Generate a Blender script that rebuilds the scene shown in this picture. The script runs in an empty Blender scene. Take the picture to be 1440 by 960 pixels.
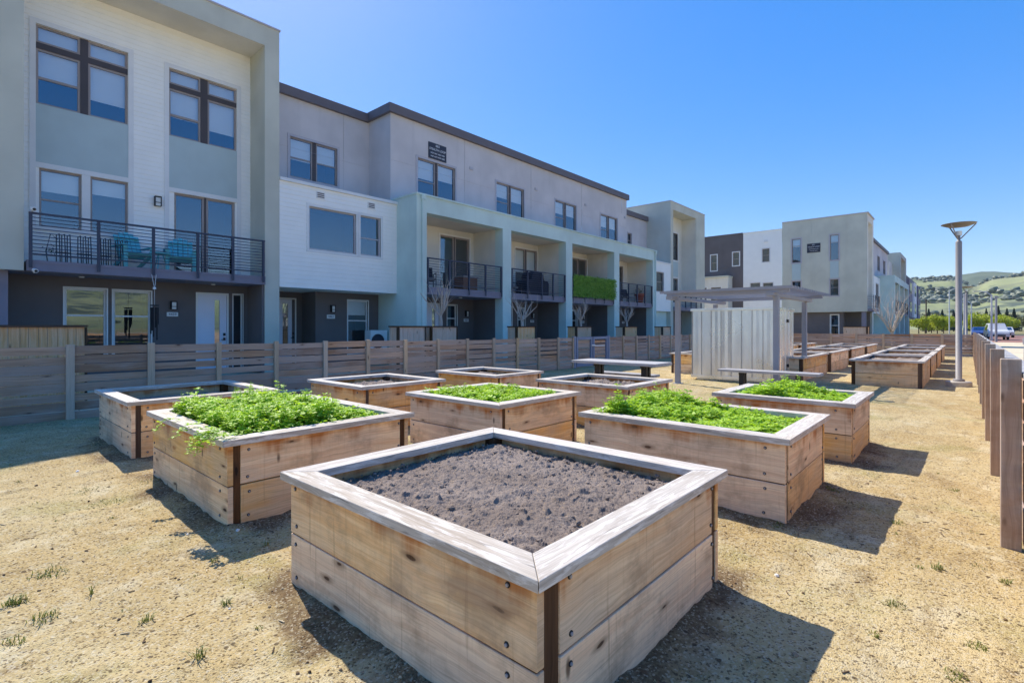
import bpy, math, random
from mathutils import Vector, Matrix, noise
random.seed(7)
sc = bpy.context.scene
col = sc.collection
R = math.radians

# ------------------------------------------------------------------ helpers
def lin(r, g, b):
    f = lambda v: (v/255/12.92) if v/255 <= .04045 else ((v/255+.055)/1.055)**2.4
    return (f(r), f(g), f(b), 1)

class MB:
    """collects faces and builds them as one mesh object"""
    def __init__(s): s.v = []; s.f = []; s.m = []; s.uv = []
    def face(s, pts, uvs=None, mi=0):
        n = len(s.v); s.v += [tuple(p) for p in pts]
        s.f.append(tuple(range(n, n+len(pts)))); s.m.append(mi)
        s.uv.append(uvs if uvs else [(0, 0)]*len(pts))
    def hexa(s, c, mi=0, g=0, off=None):
        """8 corners c[xyz bits: x + 2y + 4z]; g = grain axis 0/1/2"""
        c = [Vector(p) for p in c]
        if off is None: off = (random.random()*40, random.random()*40)
        ex = [(c[1]-c[0]).length, (c[2]-c[0]).length, (c[4]-c[0]).length]
        def bit(i): return ((i & 1)*ex[0], (i >> 1 & 1)*ex[1], (i >> 2 & 1)*ex[2])
        o = [a for a in (0, 1, 2) if a != g]
        for q in ((0, 2, 3, 1), (4, 5, 7, 6), (0, 1, 5, 4), (2, 6, 7, 3), (0, 4, 6, 2), (1, 3, 7, 5)):
            bs = [bit(i) for i in q]
            va = [a for a in (0, 1, 2) if max(b[a] for b in bs)-min(b[a] for b in bs) > 1e-9]
            if g in va:
                w = [a for a in va if a != g]; w = w[0] if w else o[0]
                uv = [(off[0]+b[g], off[1]+b[w]+(.37 if w == o[0] else 0)) for b in bs]
            else:
                uv = [(off[0]+b[o[0]]*.15+9, off[1]+b[o[1]]) for b in bs]
            s.face([c[i] for i in q], uv, mi)
    def box(s, x0, x1, y0, y1, z0, z1, mi=0, g=None, off=None):
        if g is None:
            d = (x1-x0, y1-y0, z1-z0); g = d.index(max(d))
        s.hexa([(x1 if i & 1 else x0, y1 if i & 2 else y0, z1 if i & 4 else z0) for i in range(8)], mi, g, off)
    def obox(s, M, hx, hy, hz, mi=0, g=0):
        s.hexa([M @ Vector((hx if i & 1 else -hx, hy if i & 2 else -hy, hz if i & 4 else -hz)) for i in range(8)], mi, g)
    def bar(s, a, b, w, h, mi=0, up=(0, 0, 1)):
        a, b = Vector(a), Vector(b); d = b-a; L = d.length; d.normalize()
        u = Vector(up)
        if abs(d.dot(u)) > .98: u = Vector((1, 0, 0))
        sd = u.cross(d).normalized(); u = d.cross(sd)
        M = Matrix((d, sd, u)).transposed().to_4x4(); M.translation = (a+b)/2
        s.obox(M, L/2, w/2, h/2, mi, 0)
    def tube(s, pts, rad, n=8, mi=0, cap=True):
        pts = [Vector(p) for p in pts]
        if not isinstance(rad, (list, tuple)): rad = [rad]*len(pts)
        rings = []; ln = 0
        for i, p in enumerate(pts):
            t = (pts[min(i+1, len(pts)-1)]-pts[max(i-1, 0)]).normalized()
            u = Vector((0, 0, 1)) if abs(t.z) < .9 else Vector((1, 0, 0))
            a = t.cross(u).normalized(); b = t.cross(a)
            rings.append([p+(a*math.cos(k*2*math.pi/n)+b*math.sin(k*2*math.pi/n))*rad[i] for k in range(n)])
        for i in range(len(pts)-1):
            l2 = ln+(pts[i+1]-pts[i]).length
            for k in range(n):
                k2 = (k+1) % n
                s.face([rings[i][k], rings[i][k2], rings[i+1][k2], rings[i+1][k]],
                       [(ln, k/n*.3), (ln, (k+1)/n*.3), (l2, (k+1)/n*.3), (l2, k/n*.3)], mi)
            ln = l2
        if cap:
            s.face(rings[0][::-1], None, mi); s.face(rings[-1], None, mi)
    def lathe(s, c, prof, n=24, mi=0):
        c = Vector(c)
        P = lambda r, z, k: c+Vector((r*math.cos(k*2*math.pi/n), r*math.sin(k*2*math.pi/n), z))
        for i in range(len(prof)-1):
            for k in range(n):
                (r0, z0), (r1, z1) = prof[i], prof[i+1]
                s.face([P(r0, z0, k), P(r0, z0, k+1), P(r1, z1, k+1), P(r1, z1, k)], None, mi)
    def build(s, name, mats, parent=None, smooth=False, bevel=0, merge=False, loc=None):
        me = bpy.data.meshes.new(name)
        o = bpy.data.objects.new(name, me)
        off = Vector((0, 0, 0))
        vs = s.v
        if parent is not None and parent.get('_o'):
            off = Vector(parent['_o'])
        if loc is not None: off = Vector(loc)
        if off.length > 0: vs = [(p[0]-off.x, p[1]-off.y, p[2]-off.z) for p in s.v]
        me.from_pydata(vs, [], s.f)
        ul = me.uv_layers.new(name='UVMap')
        flat = [c for u in s.uv for p in u for c in p]
        ul.data.foreach_set('uv', flat)
        me.polygons.foreach_set('material_index', s.m)
        for m in (mats if isinstance(mats, (list, tuple)) else [mats]): me.materials.append(m)
        if merge or smooth or bevel:
            import bmesh
            bm = bmesh.new(); bm.from_mesh(me); bmesh.ops.remove_doubles(bm, verts=bm.verts, dist=1e-5)
            bmesh.ops.recalc_face_normals(bm, faces=bm.faces)
            bm.to_mesh(me); bm.free()
        if smooth: me.polygons.foreach_set('use_smooth', [True]*len(me.polygons))
        col.objects.link(o)
        if loc is not None and parent is None: o.location = loc
        if parent is not None:
            o.parent = parent
            if parent.get('_o'):
                pass
        if bevel:
            b = o.modifiers.new('bevel', 'BEVEL'); b.width = bevel; b.segments = 2; b.limit_method = 'ANGLE'
        return o

def tag(o, label=None, cat=None, group=None, kind=None):
    if label: o['label'] = label
    if cat: o['category'] = cat
    if group: o['group'] = group
    if kind: o['kind'] = kind
    return o
def thing(name, label, cat, loc, group=None):
    """an Empty at the thing's base; children are modelled in world coordinates and moved under it"""
    o = bpy.data.objects.new(name, None); col.objects.link(o); o.location = loc; o.empty_display_size = .2
    o['_o'] = list(loc)
    return tag(o, label, cat, group)
def child(mb, name, mats, parent, root=None, **k):
    """mesh under a thing (or under a part); geometry given in world coordinates of the root"""
    r = root or parent
    o = mb.build(name, mats, None, loc=list(r['_o']), **k)
    o.location = (0, 0, 0); o.parent = parent
    return o
def copy_tree(o, parent=None):
    c = o.copy(); col.objects.link(c)
    if parent is not None: c.parent = parent
    for ch in list(o.children): copy_tree(ch, c)
    return c

# ------------------------------------------------------------------ materials
class NT:
    def __init__(s, name):
        s.mat = bpy.data.materials.new(name); s.mat.use_nodes = True
        s.t = s.mat.node_tree; s.t.nodes.clear()
    def n(s, typ, **kw):
        nd = s.t.nodes.new(typ)
        for k, v in kw.items():
            if k.startswith('_'): setattr(nd, k[1:], v)
        return nd
    def l(s, a, b): s.t.links.new(a, b)
    def noise(s, vec, scale, detail=4, rough=.55, dist=0):
        nd = s.n('ShaderNodeTexNoise'); nd.inputs['Scale'].default_value = scale
        nd.inputs['Detail'].default_value = detail; nd.inputs['Roughness'].default_value = rough
        nd.inputs['Distortion'].default_value = dist
        if vec is not None: s.l(vec, nd.inputs['Vector'])
        return nd.outputs['Fac']
    def map(s, vec, scale=(1, 1, 1), loc=(0, 0, 0)):
        nd = s.n('ShaderNodeMapping'); nd.inputs['Scale'].default_value = scale; nd.inputs['Location'].default_value = loc
        s.l(vec, nd.inputs['Vector']); return nd.outputs['Vector']
    def ramp(s, fac, stops):
        nd = s.n('ShaderNodeValToRGB'); e = nd.color_ramp.elements
        e[0].position, e[0].color = stops[0][0], stops[0][1]; e[1].position, e[1].color = stops[-1][0], stops[-1][1]
        for p, c in stops[1:-1]:
            x = e.new(p); x.color = c
        s.l(fac, nd.inputs['Fac']); return nd.outputs['Color']
    def fr(s, fac, a, b, lo=0., hi=1.):
        nd = s.n('ShaderNodeMapRange'); nd.interpolation_type = 'SMOOTHSTEP'
        for k, v in (('From Min', a), ('From Max', b), ('To Min', lo), ('To Max', hi)): nd.inputs[k].default_value = v
        s.l(fac, nd.inputs['Value']); return nd.outputs['Result']
    def math(s, op, a, b=None):
        nd = s.n('ShaderNodeMath'); nd.operation = op
        for i, x in enumerate((a, b)):
            if x is None: continue
            if isinstance(x, (int, float)): nd.inputs[i].default_value = x
            else: s.l(x, nd.inputs[i])
        return nd.outputs[0]
    def mix(s, fac, a, b, mode='MIX'):
        nd = s.n('ShaderNodeMix'); nd.data_type = 'RGBA'; nd.blend_type = mode
        for i, x in ((0, fac), (6, a), (7, b)):
            if isinstance(x, (int, float, tuple)): nd.inputs[i].default_value = x
            else: s.l(x, nd.inputs[i])
        return nd.outputs[2]
    def bump(s, h, strength=.3, dist=.01, normal=None):
        nd = s.n('ShaderNodeBump'); nd.inputs['Strength'].default_value = strength; nd.inputs['Distance'].default_value = dist
        s.l(h, nd.inputs['Height'])
        if normal is not None: s.l(normal, nd.inputs['Normal'])
        return nd.outputs['Normal']
    def out(s, color, rough=.8, normal=None, spec=.3, metal=0):
        p = s.n('ShaderNodeBsdfPrincipled'); o = s.n('ShaderNodeOutputMaterial')
        for k, x in (('Base Color', color), ('Roughness', rough), ('Specular IOR Level', spec), ('Metallic', metal)):
            if isinstance(x, (int, float, tuple)): p.inputs[k].default_value = x
            else: s.l(x, p.inputs[k])
        if normal is not None: s.l(normal, p.inputs['Normal'])
        s.l(p.outputs[0], o.inputs['Surface']); return s.mat
    @property
    def pos(s): return s.n('ShaderNodeNewGeometry').outputs['Position']
    @property
    def obj(s): return s.n('ShaderNodeTexCoord').outputs['Object']
    @property
    def uv(s): return s.n('ShaderNodeTexCoord').outputs['UV']

def k(c, f): return (c[0]*f, c[1]*f, c[2]*f, 1)

def stucco(name, c, bump=.25):
    n = NT(name); p = n.pos
    big = n.noise(p, .7, 4); fine = n.noise(p, 90, 3, .7)
    streak = n.noise(n.map(p, (2.2, 2.2, .12)), 1.3, 5)
    c1 = n.mix(n.fr(big, .3, .7), k(c, .90), k(c, 1.05))
    c1 = n.mix(n.fr(streak, .52, .8, 0, .24), c1, k(c, .72))
    return n.out(c1, .9, n.bump(fine, bump, .004), .2)
def paint(name, c, rough=.5, var=.06, metal=0):
    n = NT(name); p = n.pos
    a = n.noise(p, 2.3, 5)
    b = n.noise(p, 40, 3)
    return n.out(n.mix(n.fr(a, .3, .7), k(c, 1-var), k(c, 1+var)), n.fr(b, .3, .7, rough-.07, rough+.1), n.bump(b, .08, .002), .4, metal)
def wood(name, light, mid, dark, stain=None, stain_amt=0, grey=None, grey_amt=0, peel=0, knots=1., rough=.78, ring=1.0, slits=False, board=0):
    """boards with grain along u of the UV map"""
    n = NT(name); uv = n.uv; p = n.pos
    oi = n.n('ShaderNodeObjectInfo')
    warp = n.noise(n.map(uv, (1.6, 5, 1)), 1.0, 3)
    warpv = n.n('ShaderNodeCombineXYZ'); n.l(n.math('MULTIPLY', n.math('SUBTRACT', warp, .5), .09), warpv.inputs[1])
    va = n.n('ShaderNodeVectorMath'); va.operation = 'ADD'; n.l(uv, va.inputs[0]); n.l(warpv.outputs[0], va.inputs[1])
    w = va.outputs[0]
    fine = n.noise(n.map(w, (2.5, 120, 1)), 1, 5, .65)
    mid_ = n.noise(n.map(w, (.9, 22, 1)), 1, 5, .6)
    wv = n.n('ShaderNodeTexWave'); wv.wave_type = 'BANDS'; wv.bands_direction = 'Y'; wv.wave_profile = 'SAW'
    n.l(n.map(w, (.35, 7, 1)), wv.inputs['Vector']); wv.inputs['Scale'].default_value = 1.; wv.inputs['Distortion'].default_value = 5.5
    wv.inputs['Detail'].default_value = 2.5; wv.inputs['Detail Scale'].default_value = .8
    c = n.mix(n.fr(mid_, .3, .72), light, mid)
    c = n.mix(n.math('MULTIPLY', n.fr(wv.outputs['Fac'], .55, 1.), .38*ring), c, k(mid, .72))
    c = n.mix(n.fr(fine, .42, .78, 0, .5), c, k(mid, .6))
    tint = n.n('ShaderNodeHueSaturation')
    n.l(n.math('ADD', n.math('MULTIPLY', oi.outputs['Random'], .34), .82), tint.inputs['Value']); n.l(c, tint.inputs['Color'])
    n.l(n.math('ADD', n.math('MULTIPLY', n.math('FRACT', n.math('MULTIPLY', oi.outputs['Random'], 7.31)), .5), .75), tint.inputs['Saturation'])
    c = tint.outputs[0]
    if board:
        bt = n.noise(n.map(uv, (.06, .45, 1)), 1, 1, .5)
        bt2 = n.noise(n.map(uv, (.05, .52, 1), (8, 3, 0)), 1, 1, .5)
        c = n.mix(n.fr(bt, .36, .64, 0, board), c, k(dark, 1.75)); c = n.mix(n.fr(bt2, .45, .65, 0, .5), c, grey or light)
    # weathering patches
    patch = n.noise(n.map(uv, (.9, 2.4, 1)), 1.2, 5, .6)
    if grey:
        c = n.mix(n.fr(patch, .38, .66, 0, grey_amt), c, n.mix(n.fr(fine, .35, .7), grey, k(grey, .62)))
    if stain:
        z = n.n('ShaderNodeSeparateXYZ'); n.l(p, z.inputs[0])
        dn = n.noise(n.map(p, (7, 7, .7)), 1, 4)
        up = n.fr(n.math('ADD', z.outputs[2], n.math('MULTIPLY', n.math('SUBTRACT', dn, .5), .42)),   .47, .60)
        c = n.mix(n.math('MULTIPLY', n.math('MULTIPLY', up, n.fr(mid_, .3, .6, .35, 1)), stain_amt), c, stain)
        blot = n.fr(n.noise(n.map(uv, (2.6, 5.5, 1), (3, 7, 0)), 1, 3), .66, .76, 0, .75)
        c = n.mix(n.math('MULTIPLY', blot, stain_amt), c, k(stain, .8))
    # knots
    if knots:
        vo = n.n('ShaderNodeTexVoronoi'); vo.feature = 'F1'; vo.voronoi_dimensions = '2D'; n.l(n.map(w, (1.5, 5.2, 1)), vo.inputs['Vector']); vo.inputs['Scale'].default_value = 1.25
        sp = n.n('ShaderNodeSeparateColor'); n.l(vo.outputs['Color'], sp.inputs[0])
        on = n.math('GREATER_THAN', sp.outputs[0], 1-.30*knots)
        size = n.math('MULTIPLY', sp.outputs[1], .03)
        dd = n.math('SUBTRACT', vo.outputs['Distance'], size)
        kk = n.math('MULTIPLY', n.fr(dd, .045, .015), on)
        halo = n.math('MULTIPLY', n.fr(dd, .15, .03, 0, .5), on)
        c = n.mix(halo, c, k(dark, 1.9)); c = n.mix(n.math('MULTIPLY', kk, .88), c, k(dark, .7))
    if slits:
        v3 = n.n('ShaderNodeTexVoronoi'); n.l(n.map(p, (9, 9, 3.4)), v3.inputs['Vector']); v3.inputs['Scale'].default_value = 1.0
        s3 = n.n('ShaderNodeSeparateColor'); n.l(v3.outputs['Color'], s3.inputs[0])
        sl = n.math('MULTIPLY', n.math('GREATER_THAN', s3.outputs[0], .74), n.fr(v3.outputs['Distance'], .17, .06))
        c = n.mix(n.math('MULTIPLY', sl, .8), c, k(dark, .8))
        drip = n.fr(n.noise(n.map(p, (38, 38, 1.3), (4, 1, 0)), 1, 3), .62, .74, 0, .34)
        c = n.mix(drip, c, lin(150, 110, 76))
        saw = n.fr(n.noise(n.map(uv, (60, 2, 1)), 1, 2), .5, .75, 0, .12)
        c = n.mix(saw, c, k(mid, .6))
        smut = n.fr(n.noise(n.map(p, (2.2, 2.2, 3.0), (7, 3, 1)), 1, 6, .65), .48, .68, 0, .55)
        c = n.mix(smut, c, lin(150, 122, 96))
    if peel:
        pl = n.fr(n.noise(n.map(w, (1.3, 9, 1)), 3.2, 6, .7), .50, .60, 0, peel)
        c = n.mix(pl, c, lin(236, 231, 222))
        cr = n.fr(n.noise(n.map(w, (2.2, 26, 1)), 1.6, 5, .6), .60, .70, 0, .6)
        c = n.mix(cr, c, lin(92, 86, 84))
    h = n.math('ADD', n.math('MULTIPLY', fine, .6), n.math('MULTIPLY', wv.outputs['Fac'], .35))
    return n.out(c, n.fr(fine, .3, .7, rough-.08, rough+.1), n.bump(h, .28, .004), .25)

M = {}
SAGE = lin(204, 202, 186); MINT = lin(204, 222, 214); GREY = lin(208, 201, 198); DARK = lin(114, 106, 104)
M['sage'] = stucco('sage_stucco', SAGE); M['mint'] = stucco('mint_stucco', MINT, .15)
M['grey'] = stucco('grey_stucco', GREY); M['dark'] = stucco('charcoal_stucco', DARK)
M['cream'] = stucco('cream_stucco', lin(226, 221, 208)); M['brown'] = stucco('brown_stucco', lin(112, 105, 104))
M['white'] = paint('white_siding', lin(250, 247, 239), .55, .02)
M['trim'] = paint('white_trim', lin(232, 230, 226), .5, .03)
M['gtrim'] = paint('grey_trim', lin(186, 180, 182), .5, .03)
M['mintpanel'] = paint('mint_panel', lin(184, 199, 198), .5, .03)
M['fascia'] = paint('dark_fascia', lin(108, 100, 102), .55, .05)
M['rail'] = paint('railing_metal', lin(58, 64, 82), .45, .08)
M['slab'] = paint('balcony_fascia', lin(132, 126, 138), .6, .06)
M['bronze'] = paint('bronze_mullion', lin(78, 70, 70), .5, .05)
M['vinyl'] = paint('taupe_vinyl', lin(160, 148, 142), .5, .04)
M['door'] = paint('white_door', lin(226, 226, 236), .4, .02)
M['blind'] = paint('blind_slats', lin(244, 243, 238), .7, .02)
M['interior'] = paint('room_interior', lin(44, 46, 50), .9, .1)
M['black'] = paint('black_metal', lin(34, 34, 38), .5, .1)
M['plastic'] = paint('white_plastic', lin(228, 228, 226), .4, .02)
M['lampglass'] = paint('frosted_glass', lin(224, 226, 222), .3, .01)
M['teal'] = paint('teal_plastic', lin(104, 192, 200), .45, .05)
M['steel'] = paint('painted_steel', lin(158, 157, 160), .6, .05)
M['pole'] = paint('lamp_pole_paint', lin(142, 137, 135), .55, .05)
M['galv'] = None
M['concrete'] = stucco('concrete', lin(196, 188, 176), .4)
M['terracotta'] = stucco('terracotta', lin(176, 98, 66))
M['wicker'] = paint('brown_wicker', lin(120, 92, 74), .8, .15)
M['cloth'] = paint('dark_cloth', lin(46, 48, 58), .85, .15)
M['cushion'] = paint('grey_cushion', lin(140, 138, 136), .85, .1)
M['gatepaint'] = paint('gate_paint', lin(124, 136, 160), .45, .05)
M['letter'] = paint('white_lettering', lin(228, 228, 228), .5, .02)
M['signdark'] = paint('sign_board', lin(52, 54, 66), .5, .05)
M['tyre'] = paint('rubber', lin(34, 34, 34), .8, .1)
M['roof'] = paint('roof_membrane', lin(150, 146, 140), .8, .08)

# window glass: clear sheet with a strong mirror of the sky
def glass(name, refl, tint):
    n = NT(name)
    tr = n.n('ShaderNodeBsdfTransparent'); tr.inputs[0].default_value = tint
    gl = n.n('ShaderNodeBsdfGlossy'); gl.inputs['Roughness'].default_value = .015; gl.inputs['Color'].default_value = (.80, .90, 1, 1)
    wob = n.noise(n.pos, .9, 2); n.l(n.bump(wob, .03, .05), gl.inputs['Normal'])
    lw = n.n('ShaderNodeLayerWeight'); lw.inputs['Blend'].default_value = .35
    mx = n.n('ShaderNodeMixShader'); o = n.n('ShaderNodeOutputMaterial')
    f = n.math('ADD', n.math('MULTIPLY', lw.outputs['Fresnel'], .6), refl); n.l(f, mx.inputs[0])
    n.l(tr.outputs[0], mx.inputs[1]); n.l(gl.outputs[0], mx.inputs[2]); n.l(mx.outputs[0], o.inputs['Surface'])
    return n.mat
M['glass'] = glass('window_glass', .2, (.92, .95, .96, 1))
M['carglass'] = glass('car_glass', .25, (.10, .12, .14, 1))

# wood
M['bedwood'] = wood('bed_redwood', lin(255, 218, 166), lin(232, 182, 126), lin(74, 44, 26), stain=lin(178, 108, 48), stain_amt=1.0, ring=.4, slits=True,
                    grey=lin(216, 194, 168), grey_amt=.65)
M['capwood'] = wood('weathered_cap', lin(206, 194, 178), lin(176, 162, 146), lin(84, 66, 52), grey=lin(216, 206, 192), grey_amt=.8, peel=.55, knots=.45)
M['postwood'] = wood('damp_post', lin(104, 78, 58), lin(74, 54, 40), lin(40, 28, 22), knots=.5)
M['fencewood'] = wood('fence_slat', lin(214, 176, 146), lin(176, 140, 114), lin(78, 58, 46), grey=lin(190, 174, 164), grey_amt=.6, knots=.9, ring=.7, board=.62)
M['fencepost'] = wood('fence_post', lin(222, 194, 160), lin(198, 168, 136), lin(84, 64, 50), grey=lin(190, 174, 158), grey_amt=.4, knots=.8, ring=.6, board=.25)
M['sidepost'] = wood('side_post', lin(196, 170, 146), lin(168, 142, 120), lin(56, 40, 32), grey=lin(176, 164, 152), grey_amt=.8, knots=1.3, ring=.8, slits=True)
M['planter'] = wood('planter_plank', lin(255, 214, 182), lin(236, 182, 140), lin(90, 62, 46), knots=.8, ring=.5)
M['tablewood'] = wood('table_top', lin(180, 176, 172), lin(158, 152, 148), lin(90, 82, 76), grey=lin(190, 188, 186), grey_amt=.7, knots=.2)

def make_soil():
    n = NT('garden_soil'); p = n.obj
    a = n.noise(p, 3, 5); f = n.noise(p, 55, 6, .75); g = n.noise(p, 190, 4, .7)
    c = n.mix(n.fr(a, .3, .7), lin(138, 123, 111), lin(157, 142, 130))
    c = n.mix(n.fr(f, .55, .68), c, lin(92, 76, 66))
    c = n.mix(n.fr(n.noise(p, 120, 3, .7), .40, .30, 0, .8), c, lin(84, 70, 62))
    c = n.mix(n.fr(g, .62, .74, 0, .9), c, lin(178, 164, 150))
    chips = n.n('ShaderNodeTexVoronoi'); n.l(p, chips.inputs['Vector']); chips.inputs['Scale'].default_value = 70
    sp = n.n('ShaderNodeSeparateColor'); n.l(chips.outputs['Color'], sp.inputs[0])
    chip = n.math('MULTIPLY', n.math('GREATER_THAN', sp.outputs[0], .9), n.fr(chips.outputs['Distance'], .4, .3))
    c = n.mix(n.math('MULTIPLY', chip, .8), c, lin(176, 150, 120))
    h = n.math('ADD', f, n.math('MULTIPLY', g, .5))
    return n.out(c, .95, n.bump(h, .9, .012), .1)
M['soil'] = make_soil()

def make_ground():
    n = NT('decomposed_granite'); p = n.pos
    big = n.noise(p, .55, 5, .6); med = n.noise(p, 2.6, 6, .65); fine = n.noise(p, 42, 5, .75); grit = n.noise(p, 130, 3, .7)
    st = n.noise(n.map(p, (1.3, 3.4, 1)), 1.6, 5, .65)
    c = n.mix(n.fr(big, .36, .64), lin(204, 174, 116), lin(224, 200, 146))
    c = n.mix(n.fr(med, .5, .66, 0, .75), c, lin(234, 216, 172))
    c = n.mix(n.fr(st, .52, .70, 0, .75), c, lin(166, 140, 96))
    c = n.mix(n.fr(n.noise(p, 1.1, 4, .6), .52, .66, 0, .5), c, lin(166, 154, 84))
    c = n.mix(n.fr(fine, .54, .70, 0, .75), c, lin(122, 98, 64))
    c = n.mix(n.fr(fine, .46, .33, 0, .6), c, lin(236, 222, 188))
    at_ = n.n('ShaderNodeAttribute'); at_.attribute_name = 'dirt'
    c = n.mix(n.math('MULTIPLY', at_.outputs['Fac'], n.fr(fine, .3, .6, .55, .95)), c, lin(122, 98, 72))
    vo = n.n('ShaderNodeTexVoronoi'); n.l(p, vo.inputs['Vector']); vo.inputs['Scale'].default_value = 115
    sp = n.n('ShaderNodeSeparateColor'); n.l(vo.outputs['Color'], sp.inputs[0])
    c = n.mix(n.fr(sp.outputs[0], .84, .88, 0, .45), c, lin(236, 222, 190))
    c = n.mix(n.fr(sp.outputs[1], .86, .89, 0, .7), c, lin(104, 82, 56))
    v2 = n.n('ShaderNodeTexVoronoi'); n.l(p, v2.inputs['Vector']); v2.inputs['Scale'].default_value = 34
    s2 = n.n('ShaderNodeSeparateColor'); n.l(v2.outputs['Color'], s2.inputs[0])
    c = n.mix(n.math('MULTIPLY', n.math('GREATER_THAN', s2.outputs[0], .94), n.fr(v2.outputs['Distance'], .42, .3, 0, .8)), c, lin(92, 74, 54))
    c = n.mix(1., c, (.74, .755, .79, 1), 'MULTIPLY')
    h = n.math('ADD', n.math('ADD', fine, n.math('MULTIPLY', grit, .4)), n.math('MULTIPLY', n.fr(vo.outputs['Distance'], .5, .1), .4))
    return n.out(c, .95, n.bump(h, .75, .012), .1)
M['ground'] = make_ground()

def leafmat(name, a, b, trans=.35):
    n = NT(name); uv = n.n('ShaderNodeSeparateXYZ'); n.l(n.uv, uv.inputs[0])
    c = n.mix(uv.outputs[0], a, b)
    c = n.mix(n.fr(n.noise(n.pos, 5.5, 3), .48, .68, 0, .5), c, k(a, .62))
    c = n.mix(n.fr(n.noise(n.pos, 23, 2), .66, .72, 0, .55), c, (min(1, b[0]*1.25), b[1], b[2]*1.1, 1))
    p = n.n('ShaderNodeBsdfPrincipled'); n.l(c, p.inputs['Base Color']); p.inputs['Roughness'].default_value = .5
    p.inputs['Specular IOR Level'].default_value = .3
    t = n.n('ShaderNodeBsdfTranslucent'); n.l(n.mix(1., c, (1.0, 1.0, .45, 1), 'MULTIPLY'), t.inputs[0])
    mx = n.n('ShaderNodeMixShader'); mx.inputs[0].default_value = trans
    o = n.n('ShaderNodeOutputMaterial')
    n.l(p.outputs[0], mx.inputs[1]); n.l(t.outputs[0], mx.inputs[2]); n.l(mx.outputs[0], o.inputs['Surface'])
    return n.mat
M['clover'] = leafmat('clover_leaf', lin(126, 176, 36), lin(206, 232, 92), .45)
M['weed'] = leafmat('weed_leaf', lin(96, 112, 48), lin(150, 150, 84), .25)
M['hedge'] = leafmat('hedge_leaf', lin(92, 142, 48), lin(158, 200, 88), .2)
M['lime'] = leafmat('lime_leaf', lin(146, 160, 40), lin(200, 206, 76), .35)
M['conifer'] = leafmat('conifer_needles', lin(44, 62, 50), lin(74, 92, 70), .1)
M['olive'] = leafmat('olive_leaf', lin(92, 100, 66), lin(132, 132, 92), .2)
M['bark'] = stucco('pale_bark', lin(190, 178, 166), .8)
M['darkbark'] = stucco('dark_bark', lin(92, 78, 68), .8)

def make_galv():
    n = NT('galvanised_sheet'); p = n.pos
    a = n.noise(n.map(p, (1, 1, .5)), 2.2, 4); b = n.noise(p, 14, 4)
    c = n.mix(n.fr(a, .3, .7), lin(222, 222, 222), lin(238, 238, 238))
    return n.out(c, n.fr(n.noise(p, 1.1, 2), .3, .75, .24, .34), n.bump(n.noise(n.map(p, (1.6, 1.6, .45)), 1.3, 1), .10, .05), .5, .82)
M['galv'] = make_galv()

# ------------------------------------------------------------------ camera
a_ = math.atan2(642, 720)
cam_d = bpy.data.cameras.new('camera'); cam = bpy.data.objects.new('camera', cam_d); col.objects.link(cam)
cam.location = (0, 0, 1.38); cam.rotation_euler = (R(90), 0, a_-R(90))
cam_d.sensor_width = 36; cam_d.lens = 18.0; cam_d.shift_y = -20/1440; cam_d.clip_end = 9000; cam_d.clip_start = .05
sc.camera = cam

# ------------------------------------------------------------------ light
sun_dir = Vector((.2, .84, 1)).normalized()
el = math.asin(sun_dir.z); az = math.atan2(sun_dir.x, sun_dir.y)
sd = bpy.data.lights.new('sun', 'SUN'); sd.energy = 2.0; sd.angle = R(.5); sd.color = (1, .94, .84)
so = bpy.data.objects.new('sun', sd); col.objects.link(so); so.rotation_euler = sun_dir.to_track_quat('Z', 'Y').to_euler(); so.location = (0, 30, 40)
w = bpy.data.worlds.new('World'); sc.world = w; w.use_nodes = True
wt = w.node_tree; bg = wt.nodes['Background']
sky = wt.nodes.new('ShaderNodeTexSky'); sky.sky_type = 'NISHITA'; sky.sun_disc = False
sky.sun_elevation = el; sky.sun_rotation = az; sky.air_density = 1.0; sky.dust_density = .35; sky.ozone_density = 5.0; sky.altitude = 50
gm = wt.nodes.new('ShaderNodeGamma'); gm.inputs[1].default_value = .45
hs = wt.nodes.new('ShaderNodeHueSaturation'); hs.inputs['Saturation'].default_value = 2.2; hs.inputs['Hue'].default_value = .518; hs.inputs['Value'].default_value = 1.0
wt.links.new(sky.outputs[0], gm.inputs[0]); wt.links.new(gm.outputs[0], hs.inputs['Color']); wt.links.new(hs.outputs[0], bg.inputs[0]); bg.inputs[1].default_value = .15
sc.view_settings.view_transform = 'Standard'; sc.view_settings.look = 'None'; sc.view_settings.exposure = 1.74; sc.view_settings.gamma = 1

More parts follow.
